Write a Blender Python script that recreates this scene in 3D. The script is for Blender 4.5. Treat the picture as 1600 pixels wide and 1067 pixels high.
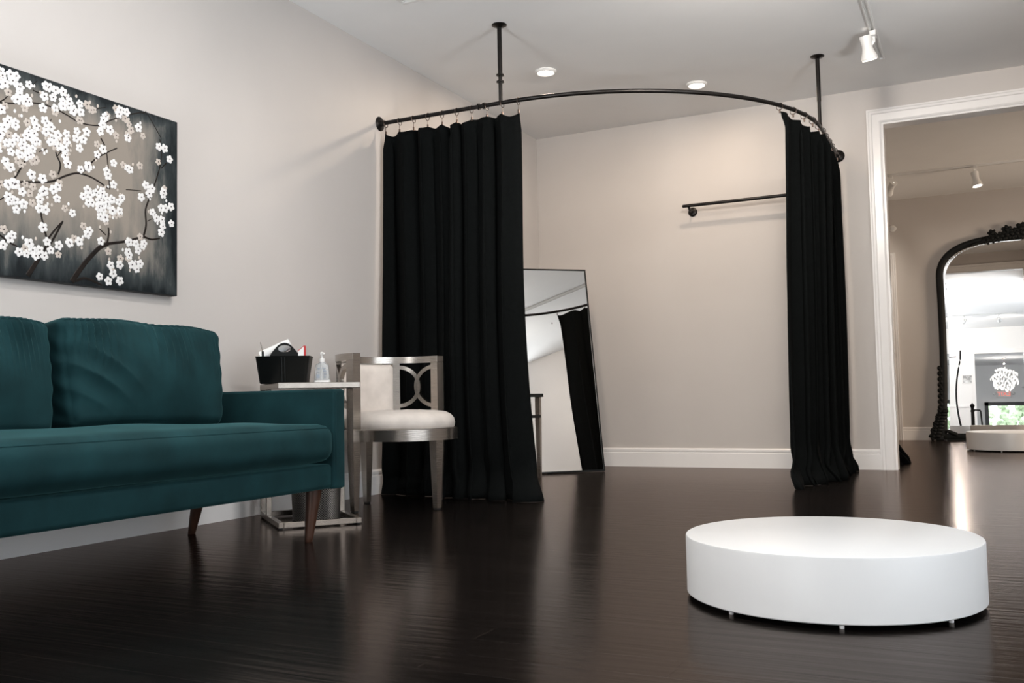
import bpy, bmesh, math, random
from math import sin, cos, pi, radians
from mathutils import Vector, Matrix

S = bpy.context.scene
for o in list(bpy.data.objects):
    bpy.data.objects.remove(o)
COL = S.collection
random.seed(7)

# ------------------------------------------------------------------ camera
cam_data = bpy.data.cameras.new('camera')
cam = bpy.data.objects.new('camera', cam_data)
COL.objects.link(cam)
cam_data.sensor_width = 36.0
cam_data.lens = 1482.774 / 1600.0 * 36.0
cam_data.clip_start = 0.05
YAW, PITCH, ROLL = 0.4574, 0.0603, -0.0199
_f = Vector((-sin(YAW) * cos(PITCH), cos(YAW) * cos(PITCH), sin(PITCH)))
_r = Vector((cos(YAW), sin(YAW), 0.0))
_u = _r.cross(_f)
_r2 = _r * cos(ROLL) + _u * sin(ROLL)
_u2 = -_r * sin(ROLL) + _u * cos(ROLL)
cam.matrix_world = Matrix(((_r2.x, _u2.x, -_f.x, 3.2794), (_r2.y, _u2.y, -_f.y, -7.21),
                           (_r2.z, _u2.z, -_f.z, 0.5533), (0, 0, 0, 1)))
S.camera = cam

# ------------------------------------------------------------------ world, exposure
S.view_settings.view_transform = 'Standard'
S.view_settings.look = 'None'
S.view_settings.exposure = 0.0
S.view_settings.gamma = 1.0
S.view_settings.use_curve_mapping = False
W = bpy.data.worlds.new('world')
S.world = W
W.use_nodes = True
W.node_tree.nodes['Background'].inputs[0].default_value = (0.86, 0.93, 1.0, 1)
W.node_tree.nodes['Background'].inputs[1].default_value = 5.0

H = 2.74          # ceiling height
XR = 4.03         # right partition of the fitting area
XE = 8.2          # far right side of the shop front
YF = -11.9        # wall with the opening to the lobby
YB = 4.40         # far wall of the back room


def area_light(name, loc, target, sx, sy, power, color=(1, 1, 1), spread=180):
    L = bpy.data.lights.new(name, 'AREA')
    L.shape = 'RECTANGLE'
    L.size, L.size_y = sx, sy
    L.energy = power
    L.color = color
    L.spread = radians(spread)
    o = bpy.data.objects.new(name, L)
    COL.objects.link(o)
    o.location = loc
    o.rotation_euler = (Vector(target) - Vector(loc)).to_track_quat('-Z', 'Y').to_euler()
    return o


def spot_light(name, loc, target, power, color, angle=60, blend=0.6, size=0.03):
    L = bpy.data.lights.new(name, 'SPOT')
    L.energy = power
    L.color = color
    L.spot_size = radians(angle)
    L.spot_blend = blend
    L.shadow_soft_size = size
    o = bpy.data.objects.new(name, L)
    COL.objects.link(o)
    o.location = loc
    o.rotation_euler = (Vector(target) - Vector(loc)).to_track_quat('-Z', 'Y').to_euler()
    return o


DAY = (0.93, 0.97, 1.0)
WARM = (1.0, 0.80, 0.62)
# unseen area lights added at the front wall, filling the room and lifting the ceiling
area_light('front_left_fill', (1.35, -11.8, 1.15), (2.2, 0, 1.9), 2.0, 1.9, 41, DAY)
area_light('front_ceiling_fill', (1.35, -11.78, 0.45), (2.4, -8.0, 5.2), 2.0, 0.5, 72, DAY)  # added fill aimed upward to brighten the ceiling
area_light('back_room_fill', (6.52, 2.2, 1.1), (2.5, 3.0, 0.2), 1.6, 1.2, 80, WARM, 130)  # unseen warm light added to brighten the back room; no window there

# ------------------------------------------------------------------ materials


def new_mat(name):
    m = bpy.data.materials.new(name)
    m.use_nodes = True
    nt = m.node_tree
    return m, nt, nt.nodes['Principled BSDF']


def N(nt, t, **kw):
    n = nt.nodes.new(t)
    for k, v in kw.items():
        setattr(n, k, v)
    return n


def simple(name, col, rough=0.5, metal=0.0, noise=0.0, scale=40.0, bump=0.0, sheen=0.0, spec=0.5, coat=0.0, aniso_scale=None):
    m, nt, p = new_mat(name)
    p.inputs['Base Color'].default_value = (*col, 1)
    p.inputs['Roughness'].default_value = rough
    p.inputs['Metallic'].default_value = metal
    p.inputs['Specular IOR Level'].default_value = spec
    p.inputs['Coat Weight'].default_value = coat
    p.inputs['Sheen Weight'].default_value = sheen
    if noise > 0 or bump > 0:
        tc = N(nt, 'ShaderNodeTexCoord')
        src = tc.outputs['Object']
        if aniso_scale:
            mp = N(nt, 'ShaderNodeMapping')
            mp.inputs['Scale'].default_value = aniso_scale
            nt.links.new(src, mp.inputs['Vector'])
            src = mp.outputs['Vector']
        nz = N(nt, 'ShaderNodeTexNoise')
        nz.inputs['Scale'].default_value = scale
        nz.inputs['Detail'].default_value = 5
        nt.links.new(src, nz.inputs['Vector'])
        if noise > 0:
            r = N(nt, 'ShaderNodeValToRGB')
            r.color_ramp.elements[0].position = 0.3
            r.color_ramp.elements[1].position = 0.7
            r.color_ramp.elements[0].color = (*[max(0, c * (1 - noise)) for c in col], 1)
            r.color_ramp.elements[1].color = (*[min(1, c * (1 + noise)) for c in col], 1)
            nt.links.new(nz.outputs['Fac'], r.inputs['Fac'])
            nt.links.new(r.outputs['Color'], p.inputs['Base Color'])
        if bump > 0:
            b = N(nt, 'ShaderNodeBump')
            b.inputs['Strength'].default_value = bump
            b.inputs['Distance'].default_value = 0.01
            nt.links.new(nz.outputs['Fac'], b.inputs['Height'])
            nt.links.new(b.outputs['Normal'], p.inputs['Normal'])
    return m


def emitter(name, col, strength):
    m, nt, p = new_mat(name)
    p.inputs['Base Color'].default_value = (*col, 1)
    p.inputs['Emission Color'].default_value = (*col, 1)
    p.inputs['Emission Strength'].default_value = strength
    return m


M = {}
M['wall'] = simple('wall_paint', (0.55, 0.515, 0.49), 0.45, noise=0.015, scale=3, bump=0.02, spec=0.4)
M['white_wall'] = simple('white_wall_paint', (0.82, 0.81, 0.80), 0.6, noise=0.01, scale=3)
M['ceiling'] = simple('ceiling_paint', (0.87, 0.86, 0.85), 0.85, noise=0.01, scale=4, bump=0.02)
M['trim'] = simple('trim_paint', (0.83, 0.81, 0.80), 0.25, noise=0.01, scale=8)
M['black_metal'] = simple('black_bronze_metal', (0.012, 0.010, 0.009), 0.32, 0.6, noise=0.3, scale=30)
M['black_velvet'] = simple('black_velvet', (0.0024, 0.0030, 0.0030), 0.9, noise=0.3, scale=60, bump=0.05, spec=0.08, sheen=0.0)
M['teal'] = simple('teal_velvet', (0.0078, 0.0310, 0.0350), 0.85, noise=0.32, scale=6, bump=0.05, spec=0.10, sheen=0.0)
M['teal'].node_tree.nodes['Principled BSDF'].inputs['Sheen Weight'].default_value = 0.28
M['teal'].node_tree.nodes['Principled BSDF'].inputs['Sheen Roughness'].default_value = 0.35
M['teal'].node_tree.nodes['Principled BSDF'].inputs['Sheen Tint'].default_value = (0.16, 0.42, 0.43, 1)
M['wood_leg'] = simple('walnut_leg', (0.050, 0.021, 0.012), 0.35, noise=0.35, scale=12, aniso_scale=(6, 6, 0.6))
M['silver'] = simple('brushed_silver_leaf', (0.40, 0.365, 0.33), 0.24, 0.95, noise=0.10, scale=20, bump=0.05, aniso_scale=(1, 1, 12))
M['silver2'] = simple('champagne_metal', (0.26, 0.23, 0.20), 0.26, 0.95, noise=0.08, scale=25)
M['cream'] = simple('cream_crushed_velvet', (0.64, 0.58, 0.53), 0.75, noise=0.11, scale=11, bump=0.12, sheen=0.1)
M['mirror'] = simple('mirror_glass', (0.86, 0.87, 0.87), 0.0, 1.0)
M['mirror2'] = simple('antique_mirror_glass', (0.90, 0.90, 0.90), 0.0, 1.0)
M['mirror_frame'] = simple('carved_black_frame', (0.005, 0.006, 0.006), 0.5, noise=0.3, scale=40, bump=0.1, spec=0.2)
M['platform'] = simple('white_lacquer', (0.665, 0.66, 0.655), 0.36, noise=0.008, scale=6)
M['rubber'] = simple('dark_rubber', (0.012, 0.012, 0.012), 0.7)
M['clear_foot'] = simple('pale_plastic_foot', (0.7, 0.7, 0.7), 0.3)
M['white_plastic'] = simple('white_plastic', (0.78, 0.77, 0.75), 0.35, noise=0.01, scale=10)
M['black_plastic'] = simple('black_plastic', (0.005, 0.006, 0.006), 0.38, spec=0.22)
M['paper'] = simple('white_paper', (0.85, 0.85, 0.84), 0.8, noise=0.02, scale=20)
M['red'] = simple('red_plastic', (0.45, 0.02, 0.02), 0.35)
M['grey_label'] = simple('grey_print', (0.30, 0.34, 0.40), 0.6)
M['ring'] = simple('bronze_ring', (0.16, 0.12, 0.10), 0.25, 1.0)
M['lens'] = emitter('lamp_lens', (1.0, 0.90, 0.78), 14.0)
M['lens_dim'] = emitter('track_lamp_lens', (1.0, 0.93, 0.84), 9.0)
M['crystal'] = emitter('lit_crystal', (1.0, 0.97, 0.93), 0.75)
M['exit_red'] = emitter('exit_letters', (1.0, 0.2, 0.14), 0.9)
M['leaf'] = simple('tree_leaves', (0.34, 0.42, 0.27), 0.6, noise=0.35, scale=9)
M['concrete'] = simple('pavement', (0.55, 0.54, 0.52), 0.8, noise=0.1, scale=5)
M['dark_frame'] = simple('dark_window_frame', (0.03, 0.03, 0.032), 0.4)
M['picture'] = simple('grey_print_art', (0.45, 0.45, 0.45), 0.6, noise=0.6, scale=14)

# clear plastic / glass
m, nt, p = new_mat('clear_plastic')
p.inputs['Base Color'].default_value = (0.93, 0.96, 0.98, 1)
p.inputs['Roughness'].default_value = 0.08
p.inputs['Transmission Weight'].default_value = 0.75
p.inputs['IOR'].default_value = 1.35
M['clear'] = m
m, nt, p = new_mat('window_glass')
p.inputs['Base Color'].default_value = (1, 1, 1, 1)
p.inputs['Roughness'].default_value = 0.0
p.inputs['Transmission Weight'].default_value = 1.0
p.inputs['IOR'].default_value = 1.05
M['glass'] = m

# dark hand-scraped planks running along x
m, nt, p = new_mat('dark_plank_floor')
tc = N(nt, 'ShaderNodeTexCoord')
br = N(nt, 'ShaderNodeTexBrick')
br.offset = 0.37
br.inputs['Scale'].default_value = 1.0
br.inputs['Brick Width'].default_value = 1.35
br.inputs['Row Height'].default_value = 0.125
br.inputs['Mortar Size'].default_value = 0.0016
br.inputs['Mortar Smooth'].default_value = 0.3
br.inputs['Color1'].default_value = (0.0030, 0.0025, 0.0024, 1)
br.inputs['Color2'].default_value = (0.0052, 0.0040, 0.0037, 1)
br.inputs['Mortar'].default_value = (0.002, 0.0018, 0.0018, 1)
nt.links.new(tc.outputs['Object'], br.inputs['Vector'])
mp = N(nt, 'ShaderNodeMapping')
mp.inputs['Scale'].default_value = (0.9, 14.0, 1.0)
nt.links.new(tc.outputs['Object'], mp.inputs['Vector'])
nz = N(nt, 'ShaderNodeTexNoise')
nz.inputs['Scale'].default_value = 2.5
nz.inputs['Detail'].default_value = 6
nt.links.new(mp.outputs['Vector'], nz.inputs['Vector'])
mx = N(nt, 'ShaderNodeMix', data_type='RGBA', blend_type='MULTIPLY')
mx.inputs['Factor'].default_value = 0.6
rp = N(nt, 'ShaderNodeValToRGB')
rp.color_ramp.elements[0].color = (0.5, 0.5, 0.5, 1)
rp.color_ramp.elements[1].color = (1.3, 1.25, 1.2, 1)
nt.links.new(nz.outputs['Fac'], rp.inputs['Fac'])
nt.links.new(br.outputs['Color'], mx.inputs['A'])
nt.links.new(rp.outputs['Color'], mx.inputs['B'])
nt.links.new(mx.outputs['Result'], p.inputs['Base Color'])
rr = N(nt, 'ShaderNodeMapRange')
rr.inputs['To Min'].default_value = 0.12
rr.inputs['To Max'].default_value = 0.22
nt.links.new(nz.outputs['Fac'], rr.inputs['Value'])
nt.links.new(rr.outputs['Result'], p.inputs['Roughness'])
p.inputs['Specular IOR Level'].default_value = 0.13
p.inputs['Specular Tint'].default_value = (1.0, 0.90, 0.84, 1)
bm1 = N(nt, 'ShaderNodeBump')
bm1.inputs['Strength'].default_value = 0.11
bm1.inputs['Distance'].default_value = 0.01
nt.links.new(nz.outputs['Fac'], bm1.inputs['Height'])
bm2 = N(nt, 'ShaderNodeBump')
bm2.inputs['Strength'].default_value = 0.35
bm2.inputs['Distance'].default_value = 0.002
bm2.invert = True
nt.links.new(br.outputs['Fac'], bm2.inputs['Height'])
nt.links.new(bm1.outputs['Normal'], bm2.inputs['Normal'])
nt.links.new(bm2.outputs['Normal'], p.inputs['Normal'])
# satin finish: a fresnel-weighted, slightly warm gloss over the dark stain
glo = N(nt, 'ShaderNodeBsdfGlossy')
glo.inputs['Color'].default_value = (0.90, 0.80, 0.75, 1)
nt.links.new(rr.outputs['Result'], glo.inputs['Roughness'])
nt.links.new(bm2.outputs['Normal'], glo.inputs['Normal'])
dif = N(nt, 'ShaderNodeBsdfDiffuse')
nt.links.new(mx.outputs['Result'], dif.inputs['Color'])
nt.links.new(bm2.outputs['Normal'], dif.inputs['Normal'])
fr = N(nt, 'ShaderNodeFresnel')
fr.inputs['IOR'].default_value = 1.42
nt.links.new(bm2.outputs['Normal'], fr.inputs['Normal'])
fm = N(nt, 'ShaderNodeMath', operation='MULTIPLY')
fm.inputs[1].default_value = 0.66
nt.links.new(fr.outputs[0], fm.inputs[0])
ms = N(nt, 'ShaderNodeMixShader')
nt.links.new(fm.outputs[0], ms.inputs[0])
nt.links.new(dif.outputs[0], ms.inputs[1])
nt.links.new(glo.outputs[0], ms.inputs[2])
nt.links.new(ms.outputs[0], nt.nodes['Material Output'].inputs['Surface'])
M['floor'] = m

# perforated metal of the waste basket: a lattice of small diamonds
m, nt, p = new_mat('diamond_mesh_metal')
tc = N(nt, 'ShaderNodeTexCoord')
sep = N(nt, 'ShaderNodeSeparateXYZ')
nt.links.new(tc.outputs['UV'], sep.inputs[0])


def mathn(op, a, b=None):
    n = N(nt, 'ShaderNodeMath', operation=op)
    for i, v in enumerate((a, b)):
        if v is None:
            continue
        if isinstance(v, (int, float)):
            n.inputs[i].default_value = v
        else:
            nt.links.new(v, n.inputs[i])
    return n.outputs[0]


ua = mathn('MULTIPLY', sep.outputs[0], 56 * pi)
va = mathn('MULTIPLY', sep.outputs[1], 26 * pi)
s1 = mathn('ABSOLUTE', mathn('SINE', mathn('ADD', ua, va)))
s2 = mathn('ABSOLUTE', mathn('SINE', mathn('SUBTRACT', ua, va)))
mn = mathn('MINIMUM', s1, s2)
rp = N(nt, 'ShaderNodeValToRGB')
rp.color_ramp.elements[0].position = 0.35
rp.color_ramp.elements[0].color = (0.30, 0.28, 0.265, 1)
rp.color_ramp.elements[1].position = 0.5
rp.color_ramp.elements[1].color = (0.02, 0.02, 0.02, 1)
nt.links.new(mn, rp.inputs['Fac'])
nt.links.new(rp.outputs['Color'], p.inputs['Base Color'])
p.inputs['Metallic'].default_value = 0.9
p.inputs['Roughness'].default_value = 0.3
bp = N(nt, 'ShaderNodeBump')
bp.invert = True
bp.inputs['Strength'].default_value = 0.8
bp.inputs['Distance'].default_value = 0.003
nt.links.new(mn, bp.inputs['Height'])
nt.links.new(bp.outputs['Normal'], p.inputs['Normal'])
M['diamond'] = m

# the painted ground of the blossom canvas: warm grey middle, dark slate rim
m, nt, p = new_mat('painted_canvas_ground')
tc = N(nt, 'ShaderNodeTexCoord')
sep = N(nt, 'ShaderNodeSeparateXYZ')
nt.links.new(tc.outputs['Object'], sep.inputs[0])
eu = mathn('MINIMUM', mathn('MULTIPLY', sep.outputs[1], -1.0), mathn('ADD', sep.outputs[1], 1.50))
ev = mathn('MINIMUM', mathn('MULTIPLY', mathn('SUBTRACT', 0.80, sep.outputs[2]), 2.2), sep.outputs[2])
mp = N(nt, 'ShaderNodeMapping')
mp.inputs['Scale'].default_value = (1, 5.0, 1.3)
nt.links.new(tc.outputs['Object'], mp.inputs['Vector'])
nz = N(nt, 'ShaderNodeTexNoise')
nz.inputs['Scale'].default_value = 3.2
nz.inputs['Detail'].default_value = 8
nz.inputs['Roughness'].default_value = 0.65
nt.links.new(mp.outputs['Vector'], nz.inputs['Vector'])
ed = mathn('ADD', mathn('MULTIPLY', mathn('MINIMUM', eu, mathn('MULTIPLY', ev, 0.9)), 2.3),
           mathn('MULTIPLY', mathn('SUBTRACT', nz.outputs['Fac'], 0.5), 0.75))
rp = N(nt, 'ShaderNodeValToRGB')
e = rp.color_ramp.elements
e[0].position = 0.0
e[0].color = (0.007, 0.010, 0.012, 1)
e[1].position = 0.62
e[1].color = (0.27, 0.235, 0.20, 1)
k = e.new(0.18)
k.color = (0.040, 0.048, 0.050, 1)
k = e.new(0.36)
k.color = (0.165, 0.155, 0.14, 1)
nt.links.new(ed, rp.inputs['Fac'])
nt.links.new(rp.outputs['Color'], p.inputs['Base Color'])
p.inputs['Roughness'].default_value = 0.65
p.inputs['Specular IOR Level'].default_value = 0.15
M['canvas'] = m
M['canvas_side'] = simple('canvas_side_paint', (0.012, 0.014, 0.016), 0.6, noise=0.3, scale=20)
M['branch'] = simple('branch_paint', (0.010, 0.0065, 0.005), 0.5, noise=0.5, scale=40, spec=0.2)
M['bloom'] = simple('white_petal_paint', (0.74, 0.725, 0.715), 0.5, noise=0.03, scale=60, bump=0.2)
M['bloom_pale'] = simple('beige_petal_paint', (0.50, 0.44, 0.39), 0.5, noise=0.06, scale=60)
M['stamen'] = simple('stamen_paint', (0.05, 0.03, 0.03), 0.5)

# ------------------------------------------------------------------ mesh helpers


def link_mesh(name, bm, mat, parent=None, smooth=False, world=False, mat2=None):
    me = bpy.data.meshes.new(name)
    if world and parent is not None:
        mw = Matrix.Identity(4)
        q = parent
        while q is not None:
            mw = Matrix.Translation(q.location) @ q.rotation_euler.to_matrix().to_4x4() @ mw
            q = q.parent
        bm.transform(mw.inverted())
    bmesh.ops.recalc_face_normals(bm, faces=bm.faces)
    bm.to_mesh(me)
    bm.free()
    me.materials.append(mat)
    if mat2:
        me.materials.append(mat2)
    if smooth:
        for p_ in me.polygons:
            p_.use_smooth = True
        try:
            me.set_sharp_from_angle(angle=radians(smooth if smooth is not True else 40))
        except Exception:
            pass
    o = bpy.data.objects.new(name, me)
    COL.objects.link(o)
    if parent is not None:
        o.parent = parent
    return o


def thing(name, label, cat, loc=(0, 0, 0), rotz=0.0, group=None):
    o = bpy.data.objects.new(name, None)
    o.empty_display_size = 0.05
    COL.objects.link(o)
    o.location = loc
    o.rotation_euler = (0, 0, rotz)
    return tag(o, label, cat, group)


def tag(o, label, cat, group=None):
    o['label'] = label
    o['category'] = cat
    if group:
        o['group'] = group
    return o


def struct(name, bm, mat, smooth=False, parent=None):
    o = link_mesh(name, bm, mat, parent, smooth)
    if parent is None:
        o['kind'] = 'structure'
    return o


def box(bm, x0, y0, z0, x1, y1, z1, bevel=0.0, seg=2, mat4=None):
    r = bmesh.ops.create_cube(bm, size=1.0)
    vs = r['verts']
    bmesh.ops.scale(bm, vec=(abs(x1 - x0), abs(y1 - y0), abs(z1 - z0)), verts=vs)
    bmesh.ops.translate(bm, vec=((x0 + x1) / 2, (y0 + y1) / 2, (z0 + z1) / 2), verts=vs)
    if bevel > 0:
        es = list({e for v in vs for e in v.link_edges})
        r2 = bmesh.ops.bevel(bm, geom=es, offset=bevel, segments=seg, profile=0.5, affect='EDGES')
        vs = list({v for f in r2['faces'] for v in f.verts} | {v for v in vs if v.is_valid})
    if mat4 is not None:
        bmesh.ops.transform(bm, matrix=mat4, verts=vs)
    return vs


def frame_of(d, up=Vector((0, 0, 1))):
    d = d.normalized()
    if abs(d.dot(up)) > 0.98:
        up = Vector((1, 0, 0))
    a = d.cross(up).normalized()
    b = a.cross(d).normalized()
    return a, b


def sweep(bm, pts, prof, closed=False, up=Vector((0, 0, 1)), scales=None, caps=True):
    """sweep a 2-D profile (list of (a,b)) along pts; a = sideways, b = up"""
    pts = [Vector(q) for q in pts]
    n = len(pts)
    rings = []
    for i, q in enumerate(pts):
        if closed:
            d = pts[(i + 1) % n] - pts[i - 1]
        else:
            d = pts[min(i + 1, n - 1)] - pts[max(i - 1, 0)]
        a, b = frame_of(d, up)
        s = scales[i] if scales else 1.0
        rings.append([bm.verts.new(q + a * (pa * s) + b * (pb * s)) for pa, pb in prof])
    m_ = len(prof)
    for i in range(n if closed else n - 1):
        r0, r1 = rings[i], rings[(i + 1) % n]
        for k_ in range(m_):
            bm.faces.new((r0[k_], r0[(k_ + 1) % m_], r1[(k_ + 1) % m_], r1[k_]))
    if not closed and caps:
        bm.faces.new(rings[0])
        bm.faces.new(rings[-1])
    return rings


def circle_prof(r, n=12):
    return [(r * cos(2 * pi * i / n), r * sin(2 * pi * i / n)) for i in range(n)]


def rect_prof(w, h):
    return [(-w / 2, -h / 2), (w / 2, -h / 2), (w / 2, h / 2), (-w / 2, h / 2)]


def tube(bm, pts, r, n=12, closed=False, scales=None):
    return sweep(bm, pts, circle_prof(r, n), closed, scales=scales)


def lathe(bm, prof, n=32, mat4=None, cap=True):
    """prof: (r, z) list"""
    rings = []
    allv = []
    for r, z in prof:
        ring = [bm.verts.new((r * cos(2 * pi * i / n), r * sin(2 * pi * i / n), z)) for i in range(n)]
        rings.append(ring)
        allv += ring
    for a, b in zip(rings[:-1], rings[1:]):
        for i in range(n):
            bm.faces.new((a[i], a[(i + 1) % n], b[(i + 1) % n], b[i]))
    if cap:
        bm.faces.new(rings[0])
        bm.faces.new(rings[-1])
    if mat4 is not None:
        bmesh.ops.transform(bm, matrix=mat4, verts=allv)
    return rings


def prism(bm, poly, axis, a0, a1):
    """extrude a 2-D polygon along an axis ('x','y','z')"""
    def P3(u, v, w):
        return {'x': (w, u, v), 'y': (u, w, v), 'z': (u, v, w)}[axis]
    A = [bm.verts.new(P3(u, v, a0)) for u, v in poly]
    B = [bm.verts.new(P3(u, v, a1)) for u, v in poly]
    n = len(poly)
    for i in range(n):
        bm.faces.new((A[i], A[(i + 1) % n], B[(i + 1) % n], B[i]))
    bm.faces.new(A)
    bm.faces.new(B)


def taper_post(bm, x, y, z0, z1, w0, w1, bev=0.0):
    """square post, half-widths vary from w0 at z0 to w1 at z1"""
    A = [bm.verts.new((x + sx * w0 / 2, y + sy * w0 / 2, z0)) for sx, sy in ((-1, -1), (1, -1), (1, 1), (-1, 1))]
    B = [bm.verts.new((x + sx * w1 / 2, y + sy * w1 / 2, z1)) for sx, sy in ((-1, -1), (1, -1), (1, 1), (-1, 1))]
    for i in range(4):
        bm.faces.new((A[i], A[(i + 1) % 4], B[(i + 1) % 4], B[i]))
    bm.faces.new(A)
    bm.faces.new(B)


def ellipsoid(bm, c, r, rot=None, sub=2):
    ret = bmesh.ops.create_icosphere(bm, subdivisions=sub, radius=1.0)
    m4 = Matrix.Translation(c) @ (rot.to_4x4() if rot else Matrix.Identity(4)) @ Matrix.Diagonal((*r, 1))
    bmesh.ops.transform(bm, matrix=m4, verts=ret['verts'])


def smoothstep(a, b, x):
    t = max(0.0, min(1.0, (x - a) / (b - a)))
    return t * t * (3 - 2 * t)


BM = bmesh.new

# ================================================================== SETTING
T = 0.13                       # thickness of the partition with the opening
OX0, OX1, OZ = 2.72, 3.93, 2.48   # the cased opening to the back room
bm = BM(); box(bm, -0.3, YF, -0.12, XE, YB + 0.2, 0.0); struct('floor', bm, M['floor'])
bm = BM(); box(bm, -0.3, YF - 0.15, H, XE, YB + 0.2, H + 0.12); struct('ceiling', bm, M['ceiling'])
bm = BM(); box(bm, -0.15, YF, 0, 0, 0.0, H); struct('wall_left', bm, M['wall'])
bm = BM()
box(bm, -0.15, 0, 0, OX0, T, H); box(bm, OX0, 0, OZ, OX1, T, H); box(bm, OX1, 0, 0, XR + 0.12, T, H)
struct('wall_back', bm, M['wall'])
bm = BM(); box(bm, XR, -3.0, 0, XR + 0.12, 0, H); struct('wall_right', bm, M['wall'])
bm = BM(); box(bm, XR + 0.12, -0.15, 0, XE, 0, H); struct('wall_right_back', bm, M['wall'])
# right side of the shop front: a row of windows in the wall
bm = BM()
box(bm, XE, -15.0, 0, XE + 0.15, -0.0, 0.35); box(bm, XE, -15.0, 2.55, XE + 0.15, 0.0, H)
box(bm, XE, -4.1, 0.35, XE + 0.15, 0, 2.55); box(bm, XE, -11.9, 0.35, XE + 0.15, -10.7, 2.55)
struct('wall_right_front', bm, M['white_wall'])
bm = BM()
for y in (-10.7, -8.5, -6.3, -4.16):
    box(bm, XE - 0.01, y, 0.35, XE + 0.08, y + 0.06, 2.55)
box(bm, XE - 0.01, -10.7, 0.35, XE + 0.08, -4.1, 0.41); box(bm, XE - 0.01, -10.7, 2.49, XE + 0.08, -4.1, 2.55)
struct('window_1', bm, M['dark_frame'])
# front wall with the opening to the lower lobby
LX0, LX1, LZ = 3.16, 4.30, 2.06
bm = BM()
box(bm, -0.15, YF - 0.14, 0, LX0, YF, H); box(bm, LX1, YF - 0.14, 0, XE, YF, H); box(bm, LX0, YF - 0.14, LZ, LX1, YF, H)
struct('wall_front', bm, M['white_wall'])
bm = BM()
box(bm, LX0 - 0.1, YF, 0, LX0, YF + 0.02, LZ + 0.1); box(bm, LX1, YF, 0, LX1 + 0.1, YF + 0.02, LZ + 0.1)
box(bm, LX0, YF, LZ, LX1, YF + 0.02, LZ + 0.1)
struct('trim_1', bm, M['trim'])
bm = BM()
for (x0, x1, z0, z1) in ((0.30, 2.40, 0.15, 2.15), (4.70, 7.70, 0.15, 2.45)):
    box(bm, x0 - 0.06, YF, z0 - 0.06, x0, YF + 0.03, z1 + 0.06); box(bm, x1, YF, z0 - 0.06, x1 + 0.06, YF + 0.03, z1 + 0.06)
    box(bm, x0, YF, z0 - 0.06, x1, YF + 0.03, z0); box(bm, x0, YF, z1, x1, YF + 0.03, z1 + 0.06)
struct('added_window_frames', bm, M['dark_frame'])  # unseen frames on the solid wall, added to go with the fill light
# wainscot panelling low on the front wall
bm = BM()
box(bm, 2.5, YF, 0, LX0 - 0.1, YF + 0.015, 0.66); box(bm, 2.5, YF, 0.66, LX0 - 0.1, YF + 0.035, 0.70)
box(bm, 2.58, YF + 0.015, 0.14, 2.98, YF + 0.022, 0.58)
struct('trim_2', bm, M['trim'])
# lobby, a metre lower
bm = BM(); box(bm, 1.5, -19.0, -1.22, 6.5, YF - 0.14, -1.1); struct('floor_lobby', bm, M['floor'])
bm = BM(); box(bm, 1.5, -18.15, 2.1, 6.5, YF - 0.14, 2.2); struct('ceiling_lobby', bm, M['ceiling'])
bm = BM()
box(bm, 1.5, -18.15, -1.1, 1.6, YF - 0.14, 2.1); struct('wall_lobby_left', bm, M['white_wall'])
bm = BM(); box(bm, 6.4, -18.15, -1.1, 6.5, YF - 0.14, 2.1); struct('wall_lobby_right', bm, M['white_wall'])
WX0, WX1, WZ1 = 3.36, 5.3, 0.92
bm = BM()
box(bm, 1.5, -18.15, -1.1, WX0, -18.0, 2.1); box(bm, WX1, -18.15, -1.1, 6.5, -18.0, 2.1); box(bm, WX0, -18.15, WZ1, WX1, -18.0, 2.1)
struct('wall_lobby_front', bm, M['white_wall'])
bm = BM()
box(bm, WX0, -18.1, -1.1, WX0 + 0.11, -17.98, WZ1); box(bm, WX1 - 0.11, -18.1, -1.1, WX1, -17.98, WZ1)
box(bm, WX0, -18.1, WZ1 - 0.11, WX1, -17.98, WZ1)
w2 = struct('window_2', bm, M['dark_frame'])
bm = BM(); box(bm, WX0 + 0.11, -18.06, -1.1, WX1 - 0.11, -18.05, WZ1 - 0.11); link_mesh('pane', bm, M['glass'], w2)
# step down behind the opening
bm = BM()
for i in range(6):
    box(bm, LX0, YF - 0.14 - 0.27 * (i + 1), -1.1, LX1, YF - 0.14 - 0.27 * i, -0.18 * (i + 1) + 0.0)
struct('stairs_lobby', bm, M['floor'])
# back room
BX0, BX1 = 1.2, 6.6
bm = BM()
box(bm, BX0, YB, 0, BX1, YB + 0.15, H)
struct('wall_back_room', bm, M['wall'])
bm = BM(); box(bm, BX0 - 0.12, T, 0, BX0, YB + 0.15, H); struct('wall_back_room_left', bm, M['wall'])
bm = BM(); box(bm, BX1, T, 0, BX1 + 0.12, YB + 0.15, H); struct('wall_back_room_right', bm, M['wall'])
bm = BM(); box(bm, XR + 0.12, 0.0, 0, BX1 + 0.12, T, H); struct('wall_back_room_front', bm, M['wall'])

# baseboards: profile swept along each wall
BB = [(0, 0), (0.018, 0), (0.018, 0.108), (0.013, 0.112), (0.013, 0.118), (0.016, 0.122), (0.016, 0.136), (0.008, 0.146), (0, 0.146)]


def baseboard(name, axis, fixed, sign, a0, a1):
    bm_ = BM()
    prism(bm_, [(fixed + sign * d, z) for d, z in BB], axis, a0, a1)
    return struct(name, bm_, M['trim'])


baseboard('baseboard_left', 'y', 0.0, 1, YF, 0.0)
baseboard('baseboard_back', 'x', 0.0, -1, 0.018, OX0 - 0.096)
baseboard('baseboard_right', 'y', XR, -1, -3.0, -0.018)
baseboard('baseboard_back_room', 'x', YB, -1, 2.47, BX1)

# casing of the opening
CP = [(0.0, 0.0), (0.0, 0.012), (0.012, 0.018), (0.060, 0.020), (0.066, 0.026), (0.080, 0.026), (0.086, 0.030), (0.096, 0.030), (0.096, 0.0)]


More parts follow.
